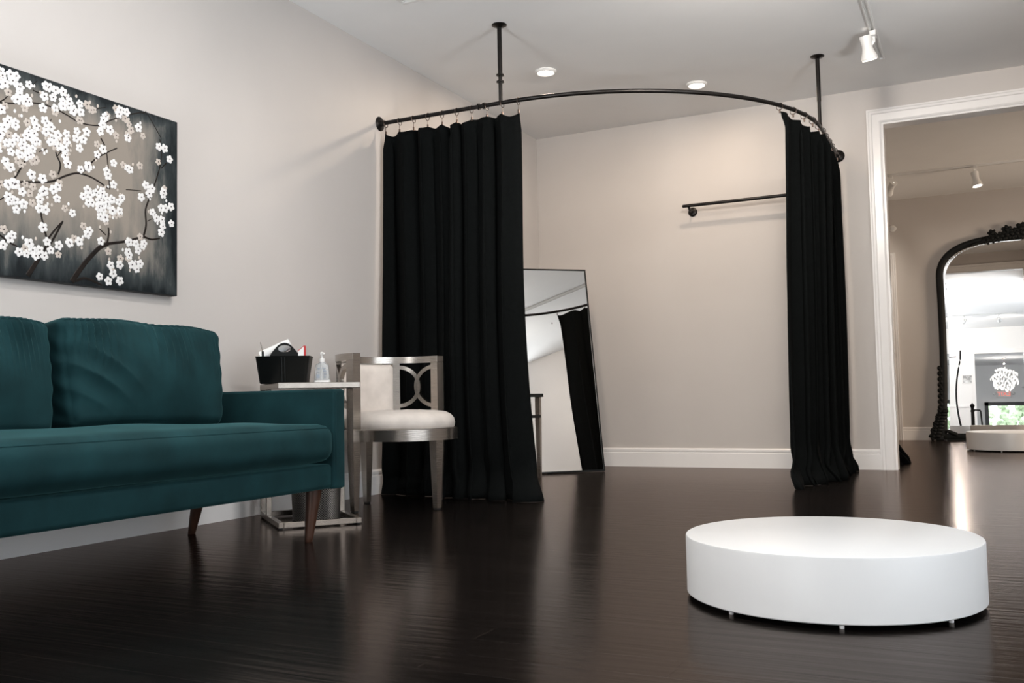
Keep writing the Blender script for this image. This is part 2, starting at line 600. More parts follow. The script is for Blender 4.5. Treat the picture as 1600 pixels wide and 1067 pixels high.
def casing_leg(bm_, x_in, sgn, y, ysgn, z0, z1in, z1out):
    """vertical casing, mitred at the top; x_in inner edge, grows in direction sgn"""
    A, B = [], []
    for d, t in CP:
        A.append(bm_.verts.new((x_in + sgn * d, y + ysgn * t, z0)))
        B.append(bm_.verts.new((x_in + sgn * d, y + ysgn * t, z1in + d)))
    n = len(CP)
    for i in range(n):
        bm_.faces.new((A[i], A[(i + 1) % n], B[(i + 1) % n], B[i]))
    bm_.faces.new(A); bm_.faces.new(B)


def casing_head(bm_, x0, x1, y, ysgn, z):
    A, B = [], []
    for d, t in CP:
        A.append(bm_.verts.new((x0 - d, y + ysgn * t, z + d)))
        B.append(bm_.verts.new((x1 + d, y + ysgn * t, z + d)))
    n = len(CP)
    for i in range(n):
        bm_.faces.new((A[i], A[(i + 1) % n], B[(i + 1) % n], B[i]))
    bm_.faces.new(A); bm_.faces.new(B)


bm = BM()
casing_leg(bm, OX0, -1, 0, -1, 0, OZ, OZ); casing_leg(bm, OX1, 1, 0, -1, 0, OZ, OZ); casing_head(bm, OX0, OX1, 0, -1, OZ)
casing_leg(bm, OX0, -1, T, 1, 0, OZ, OZ); casing_leg(bm, OX1, 1, T, 1, 0, OZ, OZ); casing_head(bm, OX0, OX1, T, 1, OZ)
struct('trim_3', bm, M['trim'])
bm = BM()
box(bm, OX0, -0.002, 0, OX0 + 0.014, T + 0.002, OZ); box(bm, OX1 - 0.014, -0.002, 0, OX1, T + 0.002, OZ); box(bm, OX0 + 0.014, -0.002, OZ - 0.014, OX1 - 0.014, T + 0.002, OZ)
struct('trim_4', bm, M['trim'])
# door on the far wall, beside the ornate mirror
bm = BM(); box(bm, 1.55, YB - 0.03, 0.005, 2.37, YB, 2.03)
for (z0, z1) in ((0.2, 0.9), (1.05, 1.85)):
    for (x0, x1) in ((1.65, 1.9), (2.0, 2.25)):
        box(bm, x0, YB - 0.036, z0, x1, YB - 0.03, z1, 0.003)
d1 = struct('door_1', bm, M['trim'])
bm = BM(); lathe(bm, [(0.012, 0), (0.012, 0.04), (0.026, 0.05), (0.026, 0.07), (0.01, 0.078)], 16, Matrix.Translation((1.62, YB - 0.03, 0.95)) @ Matrix.Rotation(pi / 2, 4, 'X'))
link_mesh('door_knob', bm, M['silver2'], d1, True)
bm = BM()
casing_leg(bm, 2.374, 1, YB, -1, 0, 2.034, 2.034); casing_leg(bm, 1.546, -1, YB, -1, 0, 2.034, 2.034); casing_head(bm, 1.546, 2.374, YB, -1, 2.034)
struct('trim_5', bm, M['trim'])

# ================================================================== SOFA
sofa = thing('sofa', 'teal velvet sofa with brown tapered wooden legs along the left wall', 'sofa', (0.5, -4.88, 0))
SY0, SY1 = -5.92, -4.01
bm = BM()
box(bm, 0.12, SY0 + 0.012, 0.207, 0.920, SY1 - 0.012, 0.306, 0.018, 3)
link_mesh('base', bm, M['teal'], sofa, 35, world=True)
for y0, y1 in ((SY1 - 0.078, SY1), (SY0, SY0 + 0.078)):
    bm = BM()
    box(bm, 0.10, y0, 0.205, 0.935, y1, 0.607, 0.012, 3)
    tube(bm, [(0.936, y0 + 0.013, 0.22), (0.936, y0 + 0.013, 0.592), (0.92, y0 + 0.013, 0.604), (0.12, y0 + 0.013, 0.604)], 0.004, 6)
    link_mesh('armrest', bm, M['teal'], sofa, 35, world=True)
bm = BM()
box(bm, 0.10, SY0 + 0.08, 0.30, 0.24, SY1 - 0.08, 0.60, 0.02, 3)
link_mesh('back', bm, M['teal'], sofa, 35, world=True)


def pillow(x0, x1, y0, y1, z0, z1, nx, ny, nz, bulge, r, wrinkle=None):
    """rounded, crowned cushion block from a subdivided box"""
    bm_ = BM()
    idx = {}

    def vert(i, j, k):
        if (i, j, k) in idx:
            return idx[(i, j, k)]
        u, v, w = 2 * i / nx - 1, 2 * j / ny - 1, 2 * k / nz - 1
        hx, hy, hz = (x1 - x0) / 2, (y1 - y0) / 2, (z1 - z0) / 2
        q = Vector((u * hx, v * hy, w * hz))
        c = Vector((max(-hx + r, min(hx - r, q.x)), max(-hy + r, min(hy - r, q.y)), max(-hz + r, min(hz - r, q.z))))
        d = q - c
        if d.length > 1e-6:
            q = c + d.normalized() * r
        q.x += bulge[0] * u * (1 - v * v) * (1 - w * w)
        q.y += bulge[1] * v * (1 - u * u) * (1 - w * w)
        q.z += bulge[2] * w * (1 - u * u) * (1 - v * v)
        if wrinkle:
            q = wrinkle(q, u, v, w)
        p_ = bm_.verts.new(q + Vector(((x0 + x1) / 2, (y0 + y1) / 2, (z0 + z1) / 2)))
        idx[(i, j, k)] = p_
        return p_
    for i in range(nx):
        for j in range(ny):
            for k in (0, nz):
                bm_.faces.new((vert(i, j, k), vert(i + 1, j, k), vert(i + 1, j + 1, k), vert(i, j + 1, k)))
    for i in range(nx):
        for k in range(nz):
            for j in (0, ny):
                bm_.faces.new((vert(i, j, k), vert(i + 1, j, k), vert(i + 1, j, k + 1), vert(i, j, k + 1)))
    for j in range(ny):
        for k in range(nz):
            for i in (0, nx):
                bm_.faces.new((vert(i, j, k), vert(i, j + 1, k), vert(i, j + 1, k + 1), vert(i, j, k + 1)))
    seam_ = [idx[(nx, j, nz)].co.copy() for j in range(ny + 1)]
    return bm_, seam_


bm, seam = pillow(0.235, 0.955, SY0 + 0.080, SY1 - 0.080, 0.317, 0.468, 24, 60, 16, (0.012, 0.0, 0.022), 0.055,
            lambda q, u, v, w: q + Vector((0, 0, 0.003 * sin(v * 9 + u * 4) * (1 - u * u))))
sc = link_mesh('seat_cushion', bm, M['teal'], sofa, True, world=True)
bm = BM()
tube(bm, seam[1:-1], 0.0030, 6)
link_mesh('piping', bm, M['teal'], sc, True, world=True)


def back_cushion(yc, seed, xc=0.355, zc=0.655, twist=0.0, tip=0.0):
    rnd = random.Random(seed)
    ph = [rnd.uniform(0, 6.28) for _ in range(8)]

    def wr(q, u, v, w):
        # fine gathers hanging from the top seam, sharper folds fanning out of the near lower corner
        f = smoothstep(-0.2, 1.0, u)
        top = smoothstep(-0.35, 0.9, w) * (1 - abs(v) ** 10)
        g = v * 44 + ph[0] + 4 * sin(v * 3 + ph[1]) + (w - 1) * (2.5 * v - 1.2)
        a = 0.0075 * (1 - 2 * abs(sin(g))) * top * f * (0.55 + 0.45 * sin(v * 7 + ph[5]))
        d = (v + 1) * 0.62 + (w + 1) * 0.42
        fold = 1 - abs(sin(d * 15 + 1.1 * sin(v * 3) + ph[2])) ** 0.9
        a2 = 0.017 * fold * math.exp(-((v + 0.70) / 0.34) ** 2) * math.exp(-((w + 0.05) / 0.5) ** 2) * f
        side = 0.0025 * sin(w * 16 + ph[3] + u * 3) * smoothstep(0.75, 1.0, abs(v))
        q = q + Vector((a + a2 - 0.006 * f, side * (1 if v > 0 else -1), 0.0035 * sin(v * 7 + ph[4]) * max(0, w)))
        q.z -= 0.006 * (abs(v) ** 6) * max(0, w)
        q.x -= 0.014 * abs(v) ** 4 * f
        q.y *= 1 + 0.012 * w - 0.030 * smoothstep(0.0, -1.0, w)
        return q
    w = 0.735
    bm_, seam_ = pillow(-0.092, 0.092, -w / 2, w / 2, -0.197, 0.197, 16, 150, 80, (0.055, 0.010, 0.004), 0.034, wr)
    m4 = Matrix.Translation((xc, yc, zc)) @ Matrix.Rotation(radians(twist), 4, 'Z') @ Matrix.Rotation(radians(tip), 4, 'X') @ Matrix.Rotation(radians(-8), 4, 'Y')
    bm_.transform(m4)
    o_ = link_mesh('back_cushion', bm_, M['teal'], sofa, True, world=True)
    bm_ = BM()
    pts = [m4 @ q for q in seam_[2:-2]]
    tube(bm_, pts, 0.0032, 6)
    link_mesh('piping', bm_, M['teal'], o_, True, world=True)
    return o_


back_cushion(-4.582, 3, 0.392, 0.668, -2.5, -1.0)
back_cushion(-5.345, 11, 0.362, 0.652, 1.0, 0.5)
for (x, y, dx, dy) in ((0.865, -4.13, -0.018, -0.012), (0.865, -5.80, -0.018, 0.012), (0.255, -4.12, -0.055, 0.0), (0.255, -5.80, -0.055, 0.0)):
    bm = BM()
    rings = lathe(bm, [(0.015, 0.0), (0.0165, 0.004), (0.0175, 0.02), (0.0325, 0.195), (0.033, 0.208)], 20)
    for v in bm.verts:
        t = 1 - v.co.z / 0.208
        v.co.x += x + dx * t
        v.co.y += y + dy * t
    lg = link_mesh('leg', bm, M['wood_leg'], sofa, 40, world=True)

# ================================================================== PAINTING
PY, PZ = -4.044, 1.046
pic = thing('canvas_painting', 'wide canvas painting of white blossoms on dark branches above the sofa', 'painting', (0.0, PY, PZ))
bm = BM(); box(bm, 0.002, -1.50, 0.0, 0.038, 0.0, 0.80, 0.002, 1)
link_mesh('canvas_edge', bm, M['canvas_side'], pic)
bm = BM(); box(bm, 0.0375, -1.496, 0.004, 0.0395, -0.004, 0.796)
link_mesh('painted_ground', bm, M['canvas'], pic)
BLOOM_CLUSTERS = [(-0.826, 0.746, 0.084, 0.063, 14), (-0.778, 0.672, 0.036, 0.035, 4), (-0.856, 0.636, 0.024, 0.017, 2), (-0.646, 0.754, 0.054, 0.04, 8), (-0.696, 0.679, 0.014, 0.014, 1), (-0.64, 0.679, 0.024, 0.023, 2), (-0.582, 0.72, 0.048, 0.023, 4), (-0.517, 0.728, 0.048, 0.029, 4), (-0.461, 0.727, 0.024, 0.017, 2), (-0.411, 0.719, 0.036, 0.017, 3), (-0.534, 0.671, 0.018, 0.014, 2), (-0.32, 0.759, 0.042, 0.029, 5), (-0.411, 0.671, 0.024, 0.023, 2), (-0.359, 0.662, 0.022, 0.017, 2), (-0.293, 0.673, 0.018, 0.017, 2), (-0.26, 0.709, 0.022, 0.021, 2), (-0.219, 0.702, 0.022, 0.023, 2), (-0.717, 0.599, 0.054, 0.04, 7), (-0.824, 0.582, 0.042, 0.029, 4), (-0.855, 0.526, 0.06, 0.046, 6), (-0.782, 0.534, 0.036, 0.035, 3), (-0.673, 0.575, 0.072, 0.052, 8), (-0.833, 0.473, 0.06, 0.057, 8), (-0.749, 0.512, 0.036, 0.046, 4), (-0.569, 0.6, 0.03, 0.023, 2), (-0.522, 0.617, 0.036, 0.029, 3), (-0.527, 0.558, 0.01, 0.009, 1), (-0.592, 0.503, 0.03, 0.025, 3), (-0.497, 0.498, 0.024, 0.017, 2), (-0.521, 0.472, 0.012, 0.011, 1), (-0.429, 0.576, 0.024, 0.04, 3), (-0.812, 0.439, 0.03, 0.029, 2), (-0.738, 0.456, 0.01, 0.009, 1), (-0.743, 0.405, 0.01, 0.009, 1), (-0.649, 0.425, 0.01, 0.009, 1), (-0.358, 0.533, 0.012, 0.011, 1), (-0.293, 0.531, 0.03, 0.017, 3), (-0.218, 0.552, 0.018, 0.014, 1), (-0.39, 0.478, 0.018, 0.017, 2), (-0.358, 0.441, 0.012, 0.011, 1), (-0.852, 0.354, 0.036, 0.023, 3), (-0.768, 0.322, 0.09, 0.052, 16), (-0.659, 0.362, 0.048, 0.046, 6), (-0.805, 0.258, 0.012, 0.011, 1), (-0.681, 0.279, 0.012, 0.011, 1), (-0.691, 0.208, 0.012, 0.011, 1), (-0.578, 0.281, 0.036, 0.023, 2), (-0.459, 0.364, 0.06, 0.04, 9), (-0.37, 0.364, 0.072, 0.052, 12), (-0.383, 0.287, 0.048, 0.035, 6), (-0.488, 0.229, 0.03, 0.029, 3), (-0.554, 0.178, 0.036, 0.029, 4), (-0.85, 0.164, 0.024, 0.023, 2), (-0.819, 0.159, 0.012, 0.011, 1), (-0.859, 0.116, 0.012, 0.011, 1), (-0.776, 0.117, 0.024, 0.023, 2), (-0.723, 0.115, 0.048, 0.029, 5), (-0.645, 0.125, 0.048, 0.035, 5), (-0.42, 0.192, 0.01, 0.009, 1), (-0.382, 0.155, 0.01, 0.009, 1), (-0.425, 0.044, 0.01, 0.009, 1), (-0.381, 0.028, 0.01, 0.009, 1), (-0.323, 0.037, 0.01, 0.009, 1), (-0.362, 0.083, 0.03, 0.025, 3), (-0.29, 0.129, 0.042, 0.029, 4), (-0.237, 0.179, 0.054, 0.035, 6), (-0.209, 0.227, 0.024, 0.023, 2), (-0.216, 0.111, 0.03, 0.021, 2), (-0.112, 0.66, 0.007, 0.007, 1), (-0.08, 0.66, 0.007, 0.007, 1), (-0.115, 0.591, 0.007, 0.007, 1), (-0.05, 0.617, 0.007, 0.007, 1), (-0.162, 0.457, 0.03, 0.025, 3), (-0.21, 0.415, 0.01, 0.009, 1), (-0.083, 0.467, 0.03, 0.029, 3), (-0.118, 0.364, 0.036, 0.035, 4), (-0.06, 0.385, 0.022, 0.021, 2), (-0.089, 0.306, 0.01, 0.009, 1), (-0.038, 0.326, 0.01, 0.009, 1), (-0.097, 0.277, 0.012, 0.011, 1)]
BRANCHES = [(0.0057, [(-0.877, 0.65), (-0.815, 0.664), (-0.74, 0.687), (-0.663, 0.693), (-0.594, 0.681), (-0.522, 0.664), (-0.436, 0.675), (-0.373, 0.713), (-0.294, 0.755), (-0.184, 0.801)]),
 (0.008, [(-0.872, 0.331), (-0.852, 0.352), (-0.78, 0.369), (-0.66, 0.394), (-0.591, 0.431), (-0.532, 0.454), (-0.459, 0.448), (-0.383, 0.42)]),
 (0.0195, [(-0.558, 0.01), (-0.505, 0.082), (-0.432, 0.159), (-0.382, 0.187)]),
 (0.0103, [(-0.382, 0.187), (-0.291, 0.21), (-0.196, 0.245)]),
 (0.0092, [(-0.196, 0.245), (-0.182, 0.297), (-0.185, 0.364), (-0.161, 0.424)]),
 (0.0057, [(-0.161, 0.424), (-0.126, 0.509), (-0.098, 0.606), (-0.105, 0.696)]),
 (0.008, [(-0.196, 0.245), (-0.154, 0.238), (-0.104, 0.25)]),
 (0.008, [(-0.388, 0.186), (-0.38, 0.229), (-0.382, 0.255)]),
 (0.0046, [(-0.395, 0.222), (-0.427, 0.243)]),
 (0.0103, [(-0.54, 0.015), (-0.499, 0.029), (-0.456, 0.023), (-0.412, 0.009)]),
 (0.0173, [(-0.754, 0.012), (-0.712, 0.077), (-0.684, 0.115)]),
 (0.008, [(-0.684, 0.115), (-0.663, 0.172), (-0.607, 0.241)]),
 (0.0092, [(-0.67, 0.127), (-0.64, 0.176), (-0.601, 0.247)]),
 (0.008, [(-0.668, 0.152), (-0.689, 0.218), (-0.7, 0.266), (-0.698, 0.296)]),
 (0.0069, [(-0.624, 0.43), (-0.615, 0.472), (-0.632, 0.504), (-0.636, 0.518)]),
 (0.0046, [(-0.59, 0.554), (-0.61, 0.529), (-0.629, 0.502)]),
 (0.0057, [(-0.508, 0.464), (-0.454, 0.526), (-0.397, 0.567), (-0.339, 0.602)]),
 (0.0057, [(-0.423, 0.625), (-0.397, 0.583), (-0.384, 0.5), (-0.377, 0.416)]),
 (0.0034, [(-0.292, 0.433), (-0.21, 0.443)]),
 (0.0069, [(-0.816, 0.371), (-0.791, 0.415), (-0.762, 0.465)]),
 (0.0046, [(-0.877, 0.654), (-0.857, 0.67), (-0.836, 0.7)]),
 (0.0046, [(-0.741, 0.737), (-0.719, 0.734), (-0.697, 0.739)]),
 (0.0034, [(-0.673, 0.615), (-0.657, 0.645)]),
 (0.0069, [(-0.87, 0.152), (-0.829, 0.129), (-0.798, 0.119)]),
 (0.0046, [(-0.872, 0.284), (-0.841, 0.307)]),
 (0.0034, [(-0.184, 0.801), (-0.098, 0.703)]),
 (0.0034, [(-0.747, 0.75), (-0.722, 0.779)]),
 (0.0034, [(-0.443, 0.743), (-0.399, 0.762)]),
 (0.0034, [(-0.711, 0.501), (-0.678, 0.521)]),
 (0.0034, [(-0.175, 0.315), (-0.147, 0.331)]),
 (0.0034, [(-0.19, 0.43), (-0.154, 0.423)]),
 (0.0046, [(-0.068, 0.596), (-0.097, 0.566)])]

rnd = random.Random(5)
# the part of the canvas left of the photograph's edge: more of the same sprays
for (y_, z_) in ((-0.75, 0.50), (-0.62, 0.56), (-0.40, 0.36)):
    BLOOM_CLUSTERS.append((y_, z_, 0.05, 0.04, 5))
for i in range(26):
    BLOOM_CLUSTERS.append((rnd.uniform(-1.45, -0.93), rnd.uniform(0.12, 0.74), 0.06, 0.045, rnd.randint(3, 8)))
BRANCHES += [(0.012, [(-0.88, 0.31), (-1.05, 0.30), (-1.25, 0.36), (-1.45, 0.34)]), (0.007, [(-0.9, 0.64), (-1.1, 0.60), (-1.3, 0.66), (-1.47, 0.62)]),
             (0.02, [(-1.1, 0.01), (-1.18, 0.15), (-1.12, 0.30)])]
bm = BM()
for w, pts in BRANCHES:
    w = w * 1.35
    # smooth the polyline, then lay a thin raised ribbon of paint
    P_ = []
    for i in range(len(pts) - 1):
        p0, p1, p2, p3 = pts[max(i - 1, 0)], pts[i], pts[i + 1], pts[min(i + 2, len(pts) - 1)]
        for s in range(6):
            t = s / 6
            c = []
            for a in (0, 1):
                c.append(0.5 * (2 * p1[a] + (p2[a] - p0[a]) * t + (2 * p0[a] - 5 * p1[a] + 4 * p2[a] - p3[a]) * t * t + (3 * p1[a] - p0[a] - 3 * p2[a] + p3[a]) * t ** 3))
            P_.append((max(-1.49, min(-0.008, c[0])), max(0.008, min(0.79, c[1]))))
    P_.append(pts[-1])
    P3_ = [Vector((0.0398, a, max(0.008, b))) for a, b in P_]
    n = len(P3_)
    sweep(bm, P3_, [(-w / 2, -0.0008), (w / 2, -0.0008), (w * 0.35, 0.0010), (-w * 0.35, 0.0010)], up=Vector((1, 0, 0)),
          scales=[1.0 - 0.35 * i / n for i in range(n)])
link_mesh('branches', bm, M['branch'], pic)
bmw, bmp = BM(), BM()


def bloom(bm_, y, z, r, rot, h):
    for k in range(5):
        a = rot + k * 2 * pi / 5
        cy, cz = y + cos(a) * r * 0.58, z + sin(a) * r * 0.58
        pr = r * 0.41
        n = 10
        c = bm_.verts.new((h + 0.0012, cy, cz))
        ring = [bm_.verts.new((h, cy + pr * (cos(t) * cos(a) * 1.15 - sin(t) * sin(a)), cz + pr * (cos(t) * sin(a) * 1.15 + sin(t) * cos(a)))) for t in [2 * pi * q / n for q in range(n)]]
        low = [bm_.verts.new((0.0394, v.co.y, v.co.z)) for v in ring]
        for q in range(n):
            bm_.faces.new((c, ring[q], ring[(q + 1) % n]))
            bm_.faces.new((ring[q], low[q], low[(q + 1) % n], ring[(q + 1) % n]))
    c = bm_.verts.new((h + 0.0022, y, z))
    n = 7
    ring = [bm_.verts.new((h + 0.0016, y + r * 0.18 * cos(t), z + r * 0.18 * sin(t))) for t in [2 * pi * q / n for q in range(n)]]
    for q in range(n):
        bm_.faces.new((c, ring[q], ring[(q + 1) % n])).material_index = 1


for (cy, cz, ry, rz, n) in BLOOM_CLUSTERS:
    placed = []
    ry, rz = ry * 0.85, rz * 0.85
    for k in range(n):
        for attempt in range(12):
            y = cy + (rnd.uniform(-1, 1) * ry if n > 1 else 0)
            z = cz + (rnd.uniform(-1, 1) * rz if n > 1 else 0)
            if all((y - a) ** 2 + (z - b) ** 2 > 0.030 ** 2 for a, b in placed):
                break
        placed.append((y, z))
        y = max(-1.465, min(-0.03, y)); z = max(0.03, min(0.77, z))
        r = rnd.uniform(0.0165, 0.0205)
        if rnd.random() < 0.17 or n == 3 and rnd.random() < 0.2:
            bloom(bmp, y, z, r * 0.9, rnd.uniform(0, 6), 0.0405)
        else:
            bloom(bmw, y, z, r, rnd.uniform(0, 6), 0.0408 + 0.0012 * rnd.random())
    # loose buds at the edge of the spray
    for k in range(n // 2):
        a = rnd.uniform(0, 6.28)
        y, z = cy + cos(a) * (ry + 0.02), cz + sin(a) * (rz + 0.02)
        if -1.47 < y < -0.03 and 0.03 < z < 0.77:
            ellipsoid(bmp if rnd.random() < 0.5 else bmw, (0.0400, y, z), (0.0012, 0.006, 0.008), sub=1)
link_mesh('white_blossoms', bmw, M['bloom'], pic, mat2=M['stamen'])
link_mesh('pale_blossoms', bmp, M['bloom_pale'], pic, mat2=M['stamen'])

# ================================================================== CURVED CURTAIN ROD
ZR = 2.275
RX, RY, CX0, CY0 = 1.57, 1.51, 0.85, -0.84


def rod_path(s):
    """s in metres from the left wall; returns point and unit normal towards the room"""
    L1 = CX0
    if s <= L1:
        return Vector((s, CY0 - RY, ZR)), Vector((0, -1, 0))
    # quarter ellipse sampled by angle
    arc = 2.42
    if s <= L1 + arc:
        a = -pi / 2 + (s - L1) / arc * pi / 2
        return Vector((CX0 + RX * cos(a), CY0 + RY * sin(a), ZR)), Vector((cos(a) * RY, sin(a) * RX, 0)).normalized()
    return Vector((CX0 + RX, CY0 + (s - L1 - arc), ZR)), Vector((1, 0, 0))


STOT = CX0 + 2.42 + 0.84
rod = thing('curtain_rod', 'black curved curtain rod hung from wall and ceiling around the fitting corner', 'curtain rod', (0, CY0 - RY, ZR))
bm = BM()
tube(bm, [rod_path(0.012 + (STOT - 0.024) * i / 120)[0] for i in range(121)], 0.0125, 14)
link_mesh('rail', bm, M['black_metal'], rod, True, world=True)
for x in (0.70, 0.735):
    bm = BM()
    tube(bm, [(x - 0.005, CY0 - RY, ZR), (x + 0.005, CY0 - RY, ZR)], 0.019, 16)
    link_mesh('collar', bm, M['black_metal'], rod, True, world=True)
FL = [(0.045, 0.0), (0.045, 0.004), (0.040, 0.009), (0.026, 0.013), (0.019, 0.016), (0.019, 0.034), (0.0125, 0.036)]
bm = BM(); lathe(bm, FL, 28, Matrix.Translation((0, CY0 - RY, ZR)) @ Matrix.Rotation(pi / 2, 4, 'Y'))
link_mesh('wall_flange', bm, M['black_metal'], rod, True, world=True)
bm = BM(); lathe(bm, FL, 28, Matrix.Translation((CX0 + RX, 0, ZR)) @ Matrix.Rotation(pi / 2, 4, 'X'))
link_mesh('wall_flange', bm, M['black_metal'], rod, True, world=True)
for k, (x, y) in enumerate(((0.845, CY0 - RY), (CX0 + RX, -0.88))):
    bm = BM()
    tube(bm, [(x, y, ZR + 0.008), (x, y, H - 0.19)], 0.0115, 14)
    tube(bm, [(x, y, H - 0.30), (x, y, H - 0.002)], 0.0135, 14)
    po = link_mesh('ceiling_post', bm, M['black_metal'], rod, True, world=True)
    bm = BM()
    lathe(bm, [(0.044, H), (0.044, H - 0.004), (0.036, H - 0.009), (0.018, H - 0.014), (0.0135, H - 0.018)], 28, Matrix.Translation((x, y, 0)))
    link_mesh('ceiling_flange', bm, M['black_metal'], po, True, world=True)
    if k == 0:
        for z in (2.44, 2.40):
            bm = BM()
            tube(bm, [(x, y, z - 0.004), (x, y, z + 0.004)], 0.023, 16)
            link_mesh('collar', bm, M['black_metal'], po, True, world=True)

# ================================================================== CURTAINS


def curtain(name, label, pathf, s0, s1, nfold, amp0, amp1, clips, ztop, bend, seed, nu=300, nv=70, skew=0.0, wpow=1.0, clear=None, lift=0.0):
    """pathf(s)->(point, normal); folds run along s; bend(u,v)->(along, out) shift in metres; clear((x,y,z)) keeps cloth off walls"""
    rnd_ = random.Random(seed)
    P0, _n = pathf((s0 + s1) / 2)
    root = thing(name, label, 'curtain', (P0.x, P0.y, 0))
    ph = [rnd_.uniform(0, 6.28) for _ in range(12)]
    bm_ = BM()
    rows = []
    for j in range(nv + 1):
        v = j / nv
        row = []
        for i in range(nu + 1):
            u = i / nu
            s = s0 + (s1 - s0) * u
            q, nrm = pathf(s)
            tan = Vector((-nrm.y, nrm.x, 0))
            if tan.dot(pathf(s + 0.01)[0] - q) < 0:
                tan = -tan
            uu = u + 0.030 * sin(u * 9 + ph[0]) + 0.012 * sin(u * 23 + ph[1])
            # folds drift a little on the way down
            phase = 2 * pi * nfold * uu + 0.5 * sin(v * 2.1 + ph[2] + u * 5) * smoothstep(0.05, 0.5, v)
            A = amp0 + (amp1 - amp0) * v ** wpow
            fold = sin(phase) + 0.28 * sin(2 * phase + ph[3]) + 0.22 * sin(phase * 0.5 + ph[4])
            top = smoothstep(0.0, 0.05, v)
            off = A * fold * (0.55 + 0.45 * top) * (0.75 + 0.35 * sin(u * 17 + ph[7]) + 0.15 * sin(v * 4 + u * 11 + ph[8]))
            side = A * 0.45 * sin(2 * phase + 0.6) * top
            da, do = bend(u, v)
            # small cross wrinkles near the floor
            near = smoothstep(0.86, 1.0, v)
            off += near * 0.022 * sin(u * 37 + v * 40 + ph[5])
            z = ztop - (ztop - 0.0012) * v
            sag = abs(sin(pi * clips * u)) if True else 0
            z -= (0.012 + 0.010 * sin(u * 13 + ph[9])) * sag * (1 - smoothstep(0.0, 0.10, v))
            z += near * (1 - smoothstep(0.97, 1.0, v)) * 0.006 * (1 + sin(u * 29 + ph[6]))
            do += 0.040 * smoothstep(0.955, 1.0, v)
            pnt = q + tan * (da + side) + nrm * (off + do)
            pnt.z = z
            if clear:
                clear(pnt)
            row.append(bm_.verts.new(pnt))
        rows.append(row)
    for j in range(nv):
        for i in range(nu):
            bm_.faces.new((rows[j][i], rows[j][i + 1], rows[j + 1][i + 1], rows[j + 1][i]))
    panel = link_mesh('panel', bm_, M['black_velvet'], root, 80, world=True)
    md = panel.modifiers.new('solid', 'SOLIDIFY')
    md.thickness = 0.004
    md.offset = 0
    for k in range(clips + 1):
        u = k / clips
        q, nrm = pathf(s0 + (s1 - s0) * u)
        tan = Vector((-nrm.y, nrm.x, 0))
        bm_ = BM()
        R_ = 0.0215
        tilt = rnd_.uniform(-0.25, 0.25)
        pts = []
        for i in range(24):
            a = 2 * pi * i / 24
            pts.append(q + nrm * (R_ * cos(a)) + Vector((0, 0, R_ * sin(a) - 0.008)) + tan * (tilt * R_ * sin(a)))
        tube(bm_, pts, 0.0022, 6, closed=True)
        rg = link_mesh('curtain_ring', bm_, M['ring'], root, True, world=True)
        bm_ = BM()
        zc = q.z - 0.030
        tube(bm_, [q + Vector((0, 0, -0.030)), Vector((q.x, q.y, ztop + 0.008))], 0.0018, 6)
        box(bm_, -0.005, -0.003, -0.012, 0.005, 0.003, 0.012, 0.001, 1, Matrix.Translation((q.x, q.y, ztop + 0.004)))
        link_mesh('clip', bm_, M['ring'], rg, False, world=True)
    return root


def bend_left(u, v):
    f = smoothstep(0.0, 1.0, v)
    return (0.02 * v * (1 - u) + u * (0.02 * v + 0.095 * v ** 3 + 0.05 * smoothstep(0.94, 1, v)),
            0.05 * f + 0.10 * u * u * v ** 2 + 0.06 * smoothstep(0.93, 1.0, v) * u)


def clear_left(q):
    lim = 0.022 + 0.012 * sin(q.y * 40)
    if q.x < lim:
        q.x = lim
    # leave room for the chair back in front
    d = Vector((q.x - 0.506, q.y + 2.963))
    if q.z < 0.85 and d.length < 0.355:
        d = d.normalized() * 0.355
        q.x, q.y = 0.506 + d.x, -2.963 + d.y


curtain('curtain', 'wide black velvet curtain behind the cream chair on the left end of the rod',
        rod_path, 0.045, 0.955, 8, 0.036, 0.062, 9, 2.205, bend_left, 4, clear=clear_left)


def bend_right(u, v):
    return ((1 - u) * (-0.02 * v - 0.06 * smoothstep(0.9, 1, v)), -0.020 + 0.012 * v - 0.06 * v * (1 - u) + 0.035 * smoothstep(0.9, 1.0, v) * (1 - u))


def clear_right(q):
    if q.y > -0.045:
        q.y = -0.045


curtain('curtain', 'narrow gathered black velvet curtain beside the white cased opening',
        rod_path, 2.60, STOT - 0.06, 9, 0.050, 0.052, 10, 2.236, bend_right, 9, clear=clear_right)

# drape on the back side of the partition, only its hem shows past the opening
rod2 = thing('wall_rod', 'short black curtain rod on the back room side of the partition', 'curtain rod', (2.60, T, ZR))
bm = BM(); tube(bm, [(2.60, T, ZR), (2.60, 0.95, ZR)], 0.0125, 12)
lathe(bm, FL, 24, Matrix.Translation((2.60, T, ZR)) @ Matrix.Rotation(-pi / 2, 4, 'X'))
ellipsoid(bm, (2.60, 0.96, ZR), (0.02, 0.025, 0.02))
link_mesh('rail', bm, M['black_metal'], rod2, True, world=True)
curtain('curtain', 'black drape just behind the opening, only its hem showing past the white casing',
        lambda s: (Vector((2.60, 0.2 + s, ZR)), Vector((1, 0, 0))), 0.0, 0.60, 6, 0.02, 0.022, 6, 2.205,
        lambda u, v: (0.0, 0.125 * smoothstep(0.84, 1.0, v) * u), 21, nu=120, nv=50)

